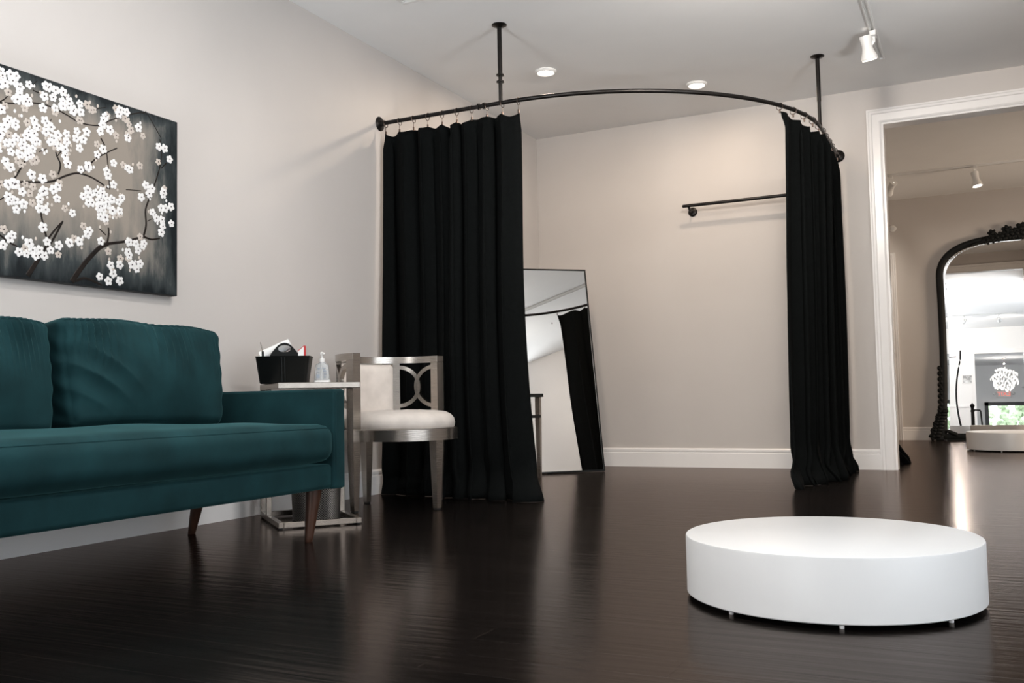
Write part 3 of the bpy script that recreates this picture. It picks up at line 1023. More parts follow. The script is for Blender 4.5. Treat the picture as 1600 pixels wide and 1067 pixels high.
# ================================================================== WALL-MOUNTED GARMENT RAIL
rail = thing('garment_rail', 'black hanging rail fixed to the back wall of the fitting corner', 'rail', (1.31, 0, 1.95))
bm = BM(); tube(bm, [(1.285, -0.115, 2.009), (2.36, -0.115, 2.009)], 0.0125, 14)
for x in (1.285, 2.36):
    ellipsoid(bm, (x, -0.115, 2.009), (0.012, 0.0128, 0.0128))
link_mesh('bar', bm, M['black_metal'], rail, True, world=True)
for x in (1.325, 2.30):
    bm = BM()
    tube(bm, [(x, -0.115, 2.002), (x, -0.10, 1.985), (x, -0.06, 1.978), (x, -0.008, 1.978)], 0.0095, 12)
    br_ = link_mesh('bracket', bm, M['black_metal'], rail, True, world=True)
    bm = BM(); lathe(bm, [(0.036, 0), (0.036, 0.005), (0.030, 0.010), (0.012, 0.013)], 28, Matrix.Translation((x, 0, 1.978)) @ Matrix.Rotation(pi / 2, 4, 'X'))
    link_mesh('mounting_plate', bm, M['black_metal'], br_, True, world=True)

# ================================================================== LEANING MIRROR
PHI, LEAN = radians(42.5), radians(11.5)
nrm = Vector((sin(PHI) * cos(LEAN), -cos(PHI) * cos(LEAN), sin(LEAN)))
ex = Vector((cos(PHI), sin(PHI), 0))
ez = Vector((-sin(PHI) * sin(LEAN), cos(PHI) * sin(LEAN), cos(LEAN)))
MW, MH = 0.60, 1.575
org = Vector((0.751, -0.552, 0.0)) - ex * MW
mm = Matrix(((ex.x, -nrm.x, ez.x, org.x), (ex.y, -nrm.y, ez.y, org.y), (ex.z, -nrm.z, ez.z, org.z + 0.006), (0, 0, 0, 1)))
mir = thing('floor_mirror', 'tall thin-framed black mirror leaning in the corner behind the left curtain', 'mirror', tuple(org))
bm = BM(); box(bm, 0.007, -0.002, 0.007, MW - 0.007, 0.004, MH - 0.007, mat4=mm)
link_mesh('glass', bm, M['mirror'], mir, world=True)
bm = BM()
for (x0, z0, x1, z1) in ((0, 0, MW, 0.010), (0, MH - 0.010, MW, MH), (0, 0.010, 0.010, MH - 0.010), (MW - 0.010, 0.010, MW, MH - 0.010)):
    box(bm, x0, -0.006, z0, x1, 0.022, z1, mat4=mm)
link_mesh('frame', bm, M['black_plastic'], mir, world=True)
bm = BM()
box(bm, 0.01, 0.004, 0.01, MW - 0.01, 0.012, MH - 0.01, mat4=mm)
link_mesh('backing', bm, M['black_plastic'], mir, world=True)
bm = BM()
a0 = mm @ Vector((MW / 2, 0.014, 1.15)); b0 = Vector((a0.x - nrm.x * 0.16, a0.y - nrm.y * 0.16, 0.0))
sweep(bm, [a0, b0], rect_prof(0.05, 0.012))
link_mesh('easel_leg', bm, M['black_plastic'], mir, world=True)

# ================================================================== ROUND PLATFORMS


def platform(x, y, label, rot=0.0):
    t = thing('round_platform', label, 'platform', (x, y, 0), rot, 'white round fitting platforms')
    R_ = 0.384
    bm_ = BM()
    lathe(bm_, [(R_ - 0.004, 0.0115), (R_, 0.0145), (R_, 0.163), (R_ - 0.0015, 0.167), (R_ - 0.005, 0.169), (0.001, 0.169)], 128)
    link_mesh('drum', bm_, M['platform'], t, 30)
    bm_ = BM(); lathe(bm_, [(R_ - 0.006, 0.0108), (R_ - 0.006, 0.0120), (0.001, 0.0120)], 96)
    link_mesh('gap_shade', bm_, M['rubber'], t)  # black disc darkens the gap, standing in for contact shade
    for k in range(8):
        a = 2 * pi * k / 8
        bm_ = BM()
        lathe(bm_, [(0.0055, 0), (0.006, 0.002), (0.006, 0.0115)], 12, Matrix.Translation(((R_ - 0.022) * cos(a), (R_ - 0.022) * sin(a), 0)))
        link_mesh('foot', bm_, M['clear_foot'], t, True)
    return t


platform(2.89, -4.488, 'large white round drum platform on the dark floor in the foreground', 0.2)
platform(3.52, 2.55, 'white round drum platform far off in the back room before the ornate mirror', 0.5)

# ================================================================== BARREL CHAIR
chair = thing('barrel_chair', 'silver barrel chair with cream velvet seat and interlaced circle grills', 'chair', (0.506, -2.963, 0), radians(-13))
RC = 0.305
ZS0, ZS1, ZR0, ZR1 = 0.352, 0.412, 0.764, 0.800


def arc_pts(r, a0, a1, z, n):
    return [Vector((r * cos(radians(a0 + (a1 - a0) * i / n)), r * sin(radians(a0 + (a1 - a0) * i / n)), z)) for i in range(n + 1)]


def seat_r(a):
    return 0.292 + 0.034 * max(0.0, cos(a)) ** 1.3


# seat apron
bm = BM()
n = 72
for (ro, z0, z1) in ((0.0, ZS0, ZS1),):
    outer0, outer1, inner0, inner1 = [], [], [], []
    for i in range(n):
        a = 2 * pi * i / n
        r = seat_r(a)
        outer0.append(bm.verts.new((r * cos(a), r * sin(a), z0)))
        outer1.append(bm.verts.new((r * cos(a), r * sin(a), z1 - 0.003)))
        inner0.append(bm.verts.new(((r - 0.035) * cos(a), (r - 0.035) * sin(a), z0)))
        inner1.append(bm.verts.new(((r - 0.004) * cos(a), (r - 0.004) * sin(a), z1)))
    for i in range(n):
        j = (i + 1) % n
        bm.faces.new((outer0[i], outer0[j], outer1[j], outer1[i]))
        bm.faces.new((outer1[i], outer1[j], inner1[j], inner1[i]))
        bm.faces.new((outer0[i], inner0[i], inner0[j], outer0[j]))
    bm.faces.new(inner1)
    bm.faces.new(inner0)
link_mesh('seat_frame', bm, M['silver'], chair, 35)
# cushion
bm = BM()
prof = [(0.0, 0.412), (0.006, 0.418), (0.009, 0.440), (0.004, 0.462), (-0.012, 0.480), (-0.04, 0.493), (-0.09, 0.501), (-0.18, 0.506)]
rings = []
for dr, z in prof:
    ring = []
    for i in range(n):
        a = 2 * pi * i / n
        r = seat_r(a) - 0.022 + dr
        if cos(a) < 0.2:
            r = min(r, 0.268 + dr)
        ring.append(bm.verts.new((r * cos(a), r * sin(a), z + 0.002 * sin(5 * a + dr * 40))))
    rings.append(ring)
for a, b in zip(rings[:-1], rings[1:]):
    for i in range(n):
        bm.faces.new((a[i], a[(i + 1) % n], b[(i + 1) % n], b[i]))
bm.faces.new(rings[0]); bm.faces.new(rings[-1])
link_mesh('seat_cushion', bm, M['cream'], chair, True)
# legs: two posts that carry the arms, one behind, one in front
for (x, y, full) in ((0.0, -RC, True), (0.0, RC, True), (-0.268, 0.02, False), (0.279, 0.0, False)):
    bm = BM()
    taper_post(bm, x, y, 0.008, ZS0, 0.030, 0.050)
    if full:
        taper_post(bm, x, y, ZS0, ZR0, 0.050, 0.050)
    lg = link_mesh('leg', bm, M['silver'], chair)
    bm = BM()
    taper_post(bm, x, y, 0.0, 0.009, 0.024, 0.026)
    link_mesh('glide', bm, M['rubber'], lg)
# bent top rail
bm = BM()
sweep(bm, arc_pts(RC, -90, -270, (ZR0 + ZR1) / 2, 48), rect_prof(0.036, ZR1 - ZR0))
for y in (-RC, RC):
    box(bm, -0.026, y - 0.026, ZR0, 0.026, y + 0.026, ZR1, 0.002, 1)
link_mesh('top_rail', bm, M['silver'], chair, 30)
# uprights beside the padded back
PA = 43
for s in (-1, 1):
    bm = BM()
    a = radians(180 + s * PA)
    box(bm, -0.013, -0.019, 0.40, 0.013, 0.019, ZR0, 0, 1, Matrix.Translation((RC * cos(a), RC * sin(a), 0)) @ Matrix.Rotation(a, 4, 'Z'))
    link_mesh('upright', bm, M['silver'], chair)
# padded back panel
bm = BM()
na, nz_ = 24, 16
for (ri, side) in ((0.276, 1), (0.322, -1)):
    grid = []
    for i in range(na + 1):
        col = []
        for j in range(nz_ + 1):
            u, w = 2 * i / na - 1, 2 * j / nz_ - 1
            a = radians(180 + u * (PA - 3.2))
            puff = 0.014 * (1 - u ** 6) * (1 - w ** 6)
            r = ri - puff if side == 1 else ri - 0.008 + puff * 0.5
            if max(abs(u), abs(w)) > 0.999:
                r = 0.300
            col.append(bm.verts.new((r * cos(a), r * sin(a), 0.415 + (0.760 - 0.415) * j / nz_)))
        grid.append(col)
    for i in range(na):
        for j in range(nz_):
            bm.faces.new((grid[i][j], grid[i + 1][j], grid[i + 1][j + 1], grid[i][j + 1]))
bmesh.ops.remove_doubles(bm, verts=bm.verts, dist=0.0005)
link_mesh('back_panel', bm, M['cream'], chair, 60)
# two back-to-back half circles in each side bay
for s in (-1, 1):
    a0, a1 = 180 + s * (PA + 2), 180 + s * 87
    half = (a1 - a0) / 2
    zc, hz = 0.634, 0.108
    bm = BM()
    for (ac, sg) in ((a0, 1), (a1, -1)):
        pts = []
        for i in range(25):
            t = -pi / 2 + pi * i / 24
            a = radians(ac + sg * (half + 1.6 * s) * cos(t))
            pts.append(Vector((RC * cos(a), RC * sin(a), zc + hz * sin(t))))
        # square bars bent on the curve of the back
        rings = []
        for i, q in enumerate(pts):
            d = (pts[min(i + 1, 24)] - pts[max(i - 1, 0)]).normalized()
            rad = Vector((q.x, q.y, 0)).normalized()
            b = d.cross(rad).normalized()
            rings.append([bm.verts.new(q + rad * (pa * 0.012) + b * (pb * 0.0105)) for pa, pb in ((-1, -1), (1, -1), (1, 1), (-1, 1))])
        for r0, r1 in zip(rings[:-1], rings[1:]):
            for k in range(4):
                bm.faces.new((r0[k], r0[(k + 1) % 4], r1[(k + 1) % 4], r1[k]))
        bm.faces.new(rings[0]); bm.faces.new(rings[-1])
    link_mesh('circle_grill', bm, M['silver'], chair, 40)

# ================================================================== SIDE TABLE (c-shaped, turned to the room)
TA, TB, TZ = 0.372, 0.508, 0.645
tabl = thing('side_table', 'champagne metal side table with open square base beside the sofa arm', 'table', (0.4946, -3.9038, 0), -0.7006)
# local: near corner at the origin, +y along the right side, -x along the left side
bm = BM()
box(bm, -TB, 0, TZ - 0.026, 0, TA, TZ, 0.002, 1)
link_mesh('tabletop', bm, M['silver2'], tabl, 30)
bm = BM()
w = 0.024
box(bm, -TB, 0, 0.006, 0, w, 0.006 + w, 0.0015, 1)
box(bm, -TB, TA - w, 0.006, 0, TA, 0.006 + w, 0.0015, 1)
box(bm, -w, w, 0.006, 0, TA - w, 0.006 + w, 0.0015, 1)
box(bm, -TB, w, 0.006, -TB + w, TA - w, 0.006 + w, 0.0015, 1)
link_mesh('base_frame', bm, M['silver2'], tabl)
for y0 in (0.0, TA - w):
    for x0 in (-TB, -TB + 0.165):
        bm = BM()
        box(bm, x0, y0, 0.03, x0 + w, y0 + w, TZ - 0.026, 0.0015, 1)
        link_mesh('leg', bm, M['silver2'], tabl)
for (x, y) in ((-TB + 0.012, 0.012), (-0.012, 0.012), (-TB + 0.012, TA - 0.012), (-0.012, TA - 0.012)):
    bm = BM(); lathe(bm, [(0.009, 0), (0.009, 0.007)], 12, Matrix.Translation((x, y, 0)))
    link_mesh('glide', bm, M['rubber'], tabl)

# waste basket standing inside the table's base
bin_ = thing('waste_basket', 'perforated metal waste basket standing inside the base of the side table', 'waste basket', (0.452, -3.585, 0))
bm = BM()
nb, hb = 48, 0.30
r0_, r1_ = 0.108, 0.122
uvl = bm.loops.layers.uv.new('UVMap')
ra = [bm.verts.new((r0_ * cos(2 * pi * i / nb), r0_ * sin(2 * pi * i / nb), 0.006)) for i in range(nb)]
rb = [bm.verts.new((r1_ * cos(2 * pi * i / nb), r1_ * sin(2 * pi * i / nb), hb)) for i in range(nb)]
for i in range(nb):
    f = bm.faces.new((ra[i], ra[(i + 1) % nb], rb[(i + 1) % nb], rb[i]))
    for lp, uv in zip(f.loops, ((i / nb, 0), ((i + 1) / nb, 0), ((i + 1) / nb, 1), (i / nb, 1))):
        lp[uvl].uv = uv
link_mesh('body', bm, M['diamond'], bin_, True)
bm = BM()
tube(bm, [(r1_ * cos(2 * pi * i / nb), r1_ * sin(2 * pi * i / nb), hb) for i in range(nb)], 0.005, 8, closed=True)
link_mesh('rim', bm, M['silver2'], bin_, True)
bm = BM(); lathe(bm, [(r0_ + 0.002, 0.0), (r0_ + 0.003, 0.010), (0.02, 0.010)], nb)
link_mesh('bottom', bm, M['black_plastic'], bin_, True)

# ================================================================== CADDY AND WHAT IS IN IT
KX, KY = 0.335, -3.665
KR = 0.4574 + 0.10
cad = thing('caddy_tote', 'black plastic caddy with arched carrying handle on the side table', 'caddy', (KX, KY, TZ), KR)
bm = BM()


def tub(bm_, w0, d0, w1, d1, z0, z1, wall):
    def ring(w_, d_, z, r):
        pts = []
        for cx_, cy_, a0 in ((1, 1, 0), (-1, 1, 90), (-1, -1, 180), (1, -1, 270)):
            for k in range(5):
                a = radians(a0 + 90 * k / 4)
                pts.append(bm_.verts.new((cx_ * (w_ / 2 - r) + r * cos(a), cy_ * (d_ / 2 - r) + r * sin(a), z)))
        return pts
    R_ = [ring(w0 - 0.008, d0 - 0.008, z0, 0.012), ring(w0, d0, z0 + 0.006, 0.014), ring(w1, d1, z1 - 0.004, 0.016), ring(w1 + 0.006, d1 + 0.006, z1, 0.018),
          ring(w1 - 2 * wall, d1 - 2 * wall, z1, 0.014), ring(w0 - 2 * wall, d0 - 2 * wall, z0 + 0.008, 0.012)]
    for a, b in zip(R_[:-1], R_[1:]):
        m_ = len(a)
        for i in range(m_):
            bm_.faces.new((a[i], a[(i + 1) % m_], b[(i + 1) % m_], b[i]))
    bm_.faces.new(R_[0]); bm_.faces.new(R_[-1])


tub(bm, 0.216, 0.135, 0.248, 0.165, 0.0, 0.128, 0.003)
# middle rib on the long sides, seen as a pair of soft highlights
for s in (-1, 1):
    for x in (-0.004, 0.010):
        tube(bm, [(x, s * 0.0675, 0.01), (x, s * 0.0815, 0.122)], 0.004, 8)
link_mesh('tub', bm, M['black_plastic'], cad, 40)
# divider that rises into the arched handle, with an oval hand hole
bm = BM()
outer, inner = [], []
NN = 40
for i in range(NN + 1):
    t = pi * i / NN
    x = 0.052 * cos(t)
    z = 0.128 + 0.066 * sin(t)
    fl = 0.016 * (abs(cos(t)) ** 10) * (1 if cos(t) > 0 else -1)
    outer.append((x + fl, z))
ho = [(0.030 * cos(2 * pi * k / NN), 0.168 + 0.0155 * sin(2 * pi * k / NN)) for k in range(NN)]
# body below the hole and ring around it, built from quads between hole and outline
outl = outer + [(-0.068 + 0.136 * k / 39, 0.02) for k in range(0, 40)]


def ray_out(cx_, cz_, ang):
    best = None
    d = (cos(ang), sin(ang))
    n_ = len(outl)
    for i in range(n_):
        (x1, z1), (x2, z2) = outl[i], outl[(i + 1) % n_]
        den = d[0] * (z2 - z1) - d[1] * (x2 - x1)
        if abs(den) < 1e-12:
            continue
        tt = ((x1 - cx_) * (z2 - z1) - (z1 - cz_) * (x2 - x1)) / den
        ss = ((x1 - cx_) * d[1] - (z1 - cz_) * d[0]) / den
        if tt > 0 and -1e-6 <= ss <= 1 + 1e-6:
            best = tt if best is None else max(best, tt)
    return (cx_ + d[0] * (best or 0.03), cz_ + d[1] * (best or 0.03))


NH = 72
for yy in (-0.004, 0.004):
    ih = [bm.verts.new((0.030 * cos(2 * pi * k / NH), yy, 0.166 + 0.0165 * sin(2 * pi * k / NH))) for k in range(NH)]
    oh = []
    for k in range(NH):
        x, z = ray_out(0, 0.166, 2 * pi * k / NH)
        oh.append(bm.verts.new((x, yy, z)))
    for k in range(NH):
        bm.faces.new((ih[k], ih[(k + 1) % NH], oh[(k + 1) % NH], oh[k]))
    if yy < 0:
        ih0, oh0 = ih, oh
for k in range(NH):
    bm.faces.new((ih0[k], ih0[(k + 1) % NH], ih[(k + 1) % NH], ih[k]))
    bm.faces.new((oh0[k], oh0[(k + 1) % NH], oh[(k + 1) % NH], oh[k]))
link_mesh('handle', bm, M['black_plastic'], cad)

cm = Matrix.Translation((KX, KY, TZ)) @ Matrix.Rotation(KR, 4, 'Z')


def in_caddy(name, label, cat, lx, ly, rz=0.0):
    q = cm @ Vector((lx, ly, 0.009))
    return thing(name, label, cat, tuple(q), KR + rz)


t = in_caddy('paper_roll', 'roll of white paper lying tilted in the black caddy behind its handle', 'paper roll', -0.035, 0.042)
bm = BM()
lathe(bm, [(0.012, -0.075), (0.026, -0.075), (0.026, 0.075), (0.012, 0.075)], 28, Matrix.Translation((-0.012, 0, 0.152)) @ Matrix.Rotation(radians(66), 4, 'Y'))
link_mesh('roll', bm, M['paper'], t, 40)
bm = BM(); box(bm, -0.040, -0.022, 0.0, 0.020, 0.022, 0.118, 0.004, 2)
link_mesh('packet', bm, M['paper'], t, 40)
t = in_caddy('makeup_brush', 'thin brush standing upright in the left end of the black caddy', 'brush', -0.098, -0.02)
bm = BM(); tube(bm, [(0.004, 0, 0.0), (0.0, 0, 0.145)], 0.0055, 10)
link_mesh('grip', bm, M['black_plastic'], t, True)
bm = BM(); tube(bm, [(0.0, 0, 0.143), (-0.011, 0, 0.188)], 0.0025, 8, scales=[1.2, 0.8])
link_mesh('shaft', bm, M['silver2'], t, True)
t = in_caddy('red_box', 'red-edged white packet poking out of the right end of the black caddy', 'packet', 0.086, 0.0, 0.1)
bm = BM()
prism(bm, [(-0.022, 0.0), (0.012, 0.0), (0.012, 0.166), (0.004, 0.168), (-0.022, 0.145)], 'y', -0.02, 0.02)
link_mesh('carton', bm, M['paper'], t)
bm = BM()
prism(bm, [(0.004, 0.0), (0.0135, 0.0), (0.0135, 0.168), (0.004, 0.170)], 'y', -0.021, 0.021)
prism(bm, [(-0.0235, 0.142), (0.004, 0.166), (0.004, 0.170), (-0.0235, 0.146)], 'y', -0.0205, 0.0205)
link_mesh('red_edge', bm, M['red'], t)

# hand sanitiser bottle
bot = thing('sanitizer_bottle', 'clear pump bottle of hand sanitizer beside the black caddy', 'bottle', (0.482, -3.572, TZ), 0.4574 + 0.05)
bm = BM()


def rbox_ring(bm_, w_, d_, z, r, k=4):
    pts = []
    for cx_, cy_, a0 in ((1, 1, 0), (-1, 1, 90), (-1, -1, 180), (1, -1, 270)):
        for q in range(k + 1):
            a = radians(a0 + 90 * q / k)
            pts.append(bm_.verts.new((cx_ * (w_ / 2 - r) + r * cos(a), cy_ * (d_ / 2 - r) + r * sin(a), z)))
    return pts


def loft(bm_, rings_):
    for a, b in zip(rings_[:-1], rings_[1:]):
        m_ = len(a)
        for i in range(m_):
            bm_.faces.new((a[i], a[(i + 1) % m_], b[(i + 1) % m_], b[i]))
    bm_.faces.new(rings_[0]); bm_.faces.new(rings_[-1])


loft(bm, [rbox_ring(bm, 0.072, 0.040, 0.0, 0.012), rbox_ring(bm, 0.076, 0.044, 0.004, 0.014), rbox_ring(bm, 0.074, 0.043, 0.014, 0.014), rbox_ring(bm, 0.072, 0.042, 0.018, 0.014),
          rbox_ring(bm, 0.062, 0.040, 0.078, 0.014), rbox_ring(bm, 0.056, 0.036, 0.088, 0.014), rbox_ring(bm, 0.030, 0.026, 0.097, 0.012), rbox_ring(bm, 0.024, 0.024, 0.103, 0.0115)])
link_mesh('body', bm, M['clear'], bot, 50)
bm = BM()
loft(bm, [rbox_ring(bm, 0.077, 0.045, 0.001, 0.0145), rbox_ring(bm, 0.077, 0.045, 0.013, 0.0145)])
link_mesh('base_band', bm, M['white_plastic'], bot, 50)
bm = BM()
lathe(bm, [(0.0135, 0.100), (0.0135, 0.116), (0.006, 0.118), (0.005, 0.132), (0.010, 0.134), (0.010, 0.144), (0.004, 0.148)], 18)
tube(bm, [(0, 0, 0.140), (0.012, -0.022, 0.140), (0.014, -0.028, 0.134)], 0.004, 8)
link_mesh('pump', bm, M['white_plastic'], bot, 40)
bm = BM()
for (x0, z0, x1, z1) in ((-0.018, 0.066, -0.006, 0.071), (0.004, 0.067, 0.020, 0.072), (-0.022, 0.050, -0.010, 0.054), (0.008, 0.053, 0.022, 0.060), (-0.024, 0.024, -0.008, 0.042), (0.012, 0.040, 0.024, 0.046)):
    box(bm, x0, -0.0232, z0, x1, -0.0215, z1)
ellipsoid(bm, (0.016, -0.0222, 0.029), (0.005, 0.001, 0.005), sub=2)
link_mesh('label_print', bm, M['grey_label'], bot)
bm = BM(); tube(bm, [(0, 0, 0.012), (0, 0, 0.102)], 0.0042, 10)
link_mesh('dip_tube', bm, M['white_plastic'], bot, True)

# ================================================================== SMALL TABLE IN THE FITTING CORNER (mostly behind the curtain)
t2 = thing('accent_table', 'silver accent table with tapered leg in front of the leaning mirror', 'table', (0.322, -1.300, 0))
hx = 0.163
bm = BM(); box(bm, -hx - 0.03, -hx - 0.03, 0.562, hx + 0.03, hx + 0.03, 0.586, 0.003, 1)
link_mesh('tabletop', bm, M['mirror_frame'], t2, 30)
bm = BM()
for (x0, y0, x1, y1) in ((-hx, -hx - 0.018, hx, -hx + 0.018), (-hx, hx - 0.018, hx, hx + 0.018), (-hx - 0.018, -hx, -hx + 0.018, hx), (hx - 0.018, -hx, hx + 0.018, hx)):
    box(bm, x0, y0, 0.418, x1, y1, 0.436)
link_mesh('lower_frame', bm, M['mirror_frame'], t2)
for sx in (-1, 1):
    for sy in (-1, 1):
        bm = BM()
        taper_post(bm, sx * hx, sy * hx, 0.0, 0.418, 0.024, 0.034)
        taper_post(bm, sx * hx, sy * hx, 0.418, 0.562, 0.034, 0.034)
        link_mesh('leg', bm, M['silver'], t2)

# ================================================================== LIGHTS


def downlight(x, y, label, power, color=WARM):
    t_ = thing('recessed_downlight', label, 'ceiling light', (x, y, H), 0, 'recessed downlights')
    bm_ = BM()
    lathe(bm_, [(0.072, 0.0), (0.073, -0.006), (0.066, -0.016), (0.058, -0.018), (0.053, -0.013)], 40, cap=False)
    link_mesh('trim_ring', bm_, M['white_plastic'], t_, True)
    bm_ = BM()
    lathe(bm_, [(0.0535, -0.012), (0.040, -0.0155), (0.001, -0.017)], 40)
    link_mesh('lens', bm_, M['lens'], t_, True)
    L = bpy.data.lights.new('downlight_glow', 'AREA')
    L.shape = 'DISK'; L.size = 0.10; L.energy = power; L.color = color
    o_ = bpy.data.objects.new('downlight_glow', L); COL.objects.link(o_)
    o_.location = (x, y, H - 0.022)
    return t_


downlight(0.760, -1.500, 'recessed ceiling light above the left curtain beside its ceiling post', 11)
downlight(1.580, -0.735, 'recessed ceiling light near the middle of the curved rod over the fitting corner', 8)
downlight(1.55, -4.3, 'recessed ceiling light over the floor in front of the sofa, above the picture', 21, (1.0, 0.94, 0.88))


def track(name_label, p0, p1):
    t_ = thing('lighting_track', name_label, 'lighting track', ((p0[0] + p1[0]) / 2, (p0[1] + p1[1]) / 2, H))
    d = Vector((p1[0] - p0[0], p1[1] - p0[1], 0)); L = d.length
    rz = math.atan2(d.y, d.x)
    m4 = Matrix.Rotation(rz, 4, 'Z')
    bm_ = BM()
    box(bm_, -L / 2, -0.018, -0.019, L / 2, -0.009, 0, mat4=m4)
    box(bm_, -L / 2, 0.009, -0.019, L / 2, 0.018, 0, mat4=m4)
    box(bm_, -L / 2, -0.010, -0.006, L / 2, 0.010, 0, mat4=m4)
    link_mesh('channel', bm_, M['white_plastic'], t_)
    for s in (-1, 1):
        bm_ = BM()
        box(bm_, s * L / 2 - 0.006, -0.019, -0.020, s * L / 2 + 0.006, 0.019, 0, mat4=m4)
        link_mesh('end_cap', bm_, M['white_plastic'], t_)
    return t_


def track_head(x, y, off, aim, label, power, lens_mat='lens_dim', angle=70, color=(1.0, 0.9, 0.78), size=0.035):
    """off: where the can hangs relative to the track; aim: unit direction of the beam"""
    t_ = thing('track_spotlight', label, 'spotlight', (x, y, H - 0.02), 0, None)
    bm_ = BM()
    box(bm_, -0.018, -0.035, -0.030, 0.018, 0.035, 0.0, 0.003, 1)
    link_mesh('adapter', bm_, M['white_plastic'], t_)
    aim = Vector(aim).normalized()
    piv = Vector((off[0], off[1], off[2]))
    bm_ = BM()
    sweep(bm_, [Vector((0, 0, -0.025)), Vector((0, 0, -0.06)), piv * 0.6 + Vector((0, 0, -0.035)), piv], rect_prof(0.014, 0.022))
    link_mesh('arm', bm_, M['white_plastic'], t_)
    q = aim.to_track_quat('Z', 'Y').to_matrix().to_4x4()
    m4 = Matrix.Translation(piv) @ q
    bm_ = BM()
    lathe(bm_, [(0.010, -0.066), (0.036, -0.064), (0.037, -0.055), (0.030, -0.010), (0.030, 0.006), (0.036, 0.03), (0.047, 0.060), (0.049, 0.068), (0.049, 0.080), (0.044, 0.081), (0.040, 0.066)], 32, m4, cap=False)
    can = link_mesh('lamp_can', bm_, M['white_plastic'], t_, 40)
    bm_ = BM()
    lathe(bm_, [(0.0415, 0.070), (0.02, 0.0725), (0.001, 0.073)], 32, m4)
    link_mesh('lens', bm_, M[lens_mat], can, True)
    if power:
        src = Vector((x, y, H - 0.02)) + piv + aim * 0.085
        spot_light('spot_beam', src, src + aim, power, color, angle, 0.7, size)
    return t_


track('white ceiling track running forward from above the cased opening', (2.79, -0.66), (2.79, -6.2))
track_head(2.79, -1.20, (-0.035, 0.0, -0.085), (0.12, 0.22, -1), 'white track spotlight nearest the end of the ceiling track above the curtain', 10)
track_head(2.79, -2.75, (-0.04, 0, -0.12), (-1, 0.02, -0.36), 'white spotlight along the front ceiling track, aimed at the left wall', 46, angle=55, color=(1, 0.88, 0.78))
track_head(2.79, -3.25, (-0.02, 0, -0.10), (0.08, 1, -0.06), 'added wide fill spotlight on the front ceiling track, pointing level at the back wall', 52, angle=150, color=(1, 0.92, 0.84), size=0.16)  # extra head added as wide fill for back wall and ceiling
track_head(2.79, -3.65, (-0.04, 0, -0.12), (-0.2, 1, -0.38), 'white spotlight along the front ceiling track, tipped down at the fitting corner', 125, angle=120, color=(1, 0.90, 0.79), size=0.12)
track_head(2.79, -4.55, (-0.04, 0, -0.12), (-1, 0.02, -0.62), 'white spotlight along the front ceiling track, aimed at the painting', 54, color=(1, 0.97, 0.95))
track_head(2.79, -4.95, (-0.04, 0, -0.12), (0.12, 1, -0.25), 'added fill spotlight, last along the front ceiling track', 113, angle=100, color=(1, 0.92, 0.84), size=0.16)  # extra head added to brighten the right of the back wall
track('thin ceiling track across the back room', (2.2, 2.99), (4.9, 2.99))
track_head(2.56, 2.99, (0.0, -0.035, -0.12), (-0.5, 0.75, -0.6), 'small white spotlight at the left end of the back room track', 42, angle=80)
track_head(3.325, 2.99, (0.0, -0.02, -0.12), (0.15, -0.12, -1), 'white spotlight hanging from the middle of the back room track', 100, angle=90)
track('ceiling track crossing the shop front, seen in the ornate mirror', (2.75, -8.5), (4.1, -8.5))
track_head(3.0, -8.5, (0, -0.03, -0.12), (-0.3, -1, -0.25), 'left spotlight of the crossing track reflected in the ornate mirror', 105, angle=110)
track_head(3.72, -8.5, (0, -0.03, -0.12), (0.2, -1, -0.25), 'right spotlight of the crossing track reflected in the ornate mirror', 105, angle=110)



def fill_uplight(x, y, zt, power, label):
    """unseen bowl lamp added as fill, throwing its light at the ceiling"""
    t_ = thing('fill_lamp', label, 'fill light', (x, y, 0))
    bm_ = BM(); lathe(bm_, [(0.15, 0), (0.15, 0.012), (0.03, 0.022)], 32)
    link_mesh('base', bm_, M['black_metal'], t_, 40)
    bm_ = BM(); tube(bm_, [(0, 0, 0.02), (0, 0, zt - 0.14)], 0.012, 12)
    link_mesh('pole', bm_, M['black_metal'], t_, True)
    bm_ = BM(); lathe(bm_, [(0.02, zt - 0.14), (0.20, zt - 0.10), (0.43, zt - 0.01), (0.44, zt - 0.01), (0.43, zt - 0.02), (0.20, zt - 0.09), (0.02, zt - 0.12)], 40)
    link_mesh('bowl', bm_, M['white_plastic'], t_, True)
    L = bpy.data.lights.new('fill_lamp_glow', 'AREA')
    L.shape = 'DISK'; L.size = 0.8; L.energy = power; L.color = DAY
    o_ = bpy.data.objects.new('fill_lamp_glow', L); COL.objects.link(o_)
    o_.location = (x, y, zt + 0.005); o_.rotation_euler = (pi, 0, 0)


fill_uplight(0.6, -7.6, 0.32, 170, 'low unseen bowl lamp added as fill on the left of the shop front behind the camera')  # invented lamps out of view, added to brighten the ceiling
fill_uplight(4.4, -4.4, 0.90, 108, 'taller unseen bowl lamp added as fill right of the picture past the end of the partition')
# ceiling vent, one corner in the picture
vent = thing('ceiling_vent', 'white ceiling air vent at the top edge of the photo', 'vent', (0.68, -3.02, H))
bm = BM()
for (x0, y0, x1, y1) in ((-0.16, -0.145, 0.16, -0.12), (-0.16, 0.12, 0.16, 0.145), (-0.16, -0.12, -0.135, 0.12), (0.135, -0.12, 0.16, 0.12)):
    box(bm, x0, y0, -0.012, x1, y1, 0, 0.003, 1)
link_mesh('vent_frame', bm, M['white_plastic'], vent)
for i in range(8):
    bm = BM()
    box(bm, -0.135, -0.012, -0.0015, 0.135, 0.012, 0.0015, mat4=Matrix.Translation((0, -0.105 + 0.03 * i, -0.006)) @ Matrix.Rotation(radians(35), 4, 'X'))
    link_mesh('slat', bm, M['white_plastic'], vent)

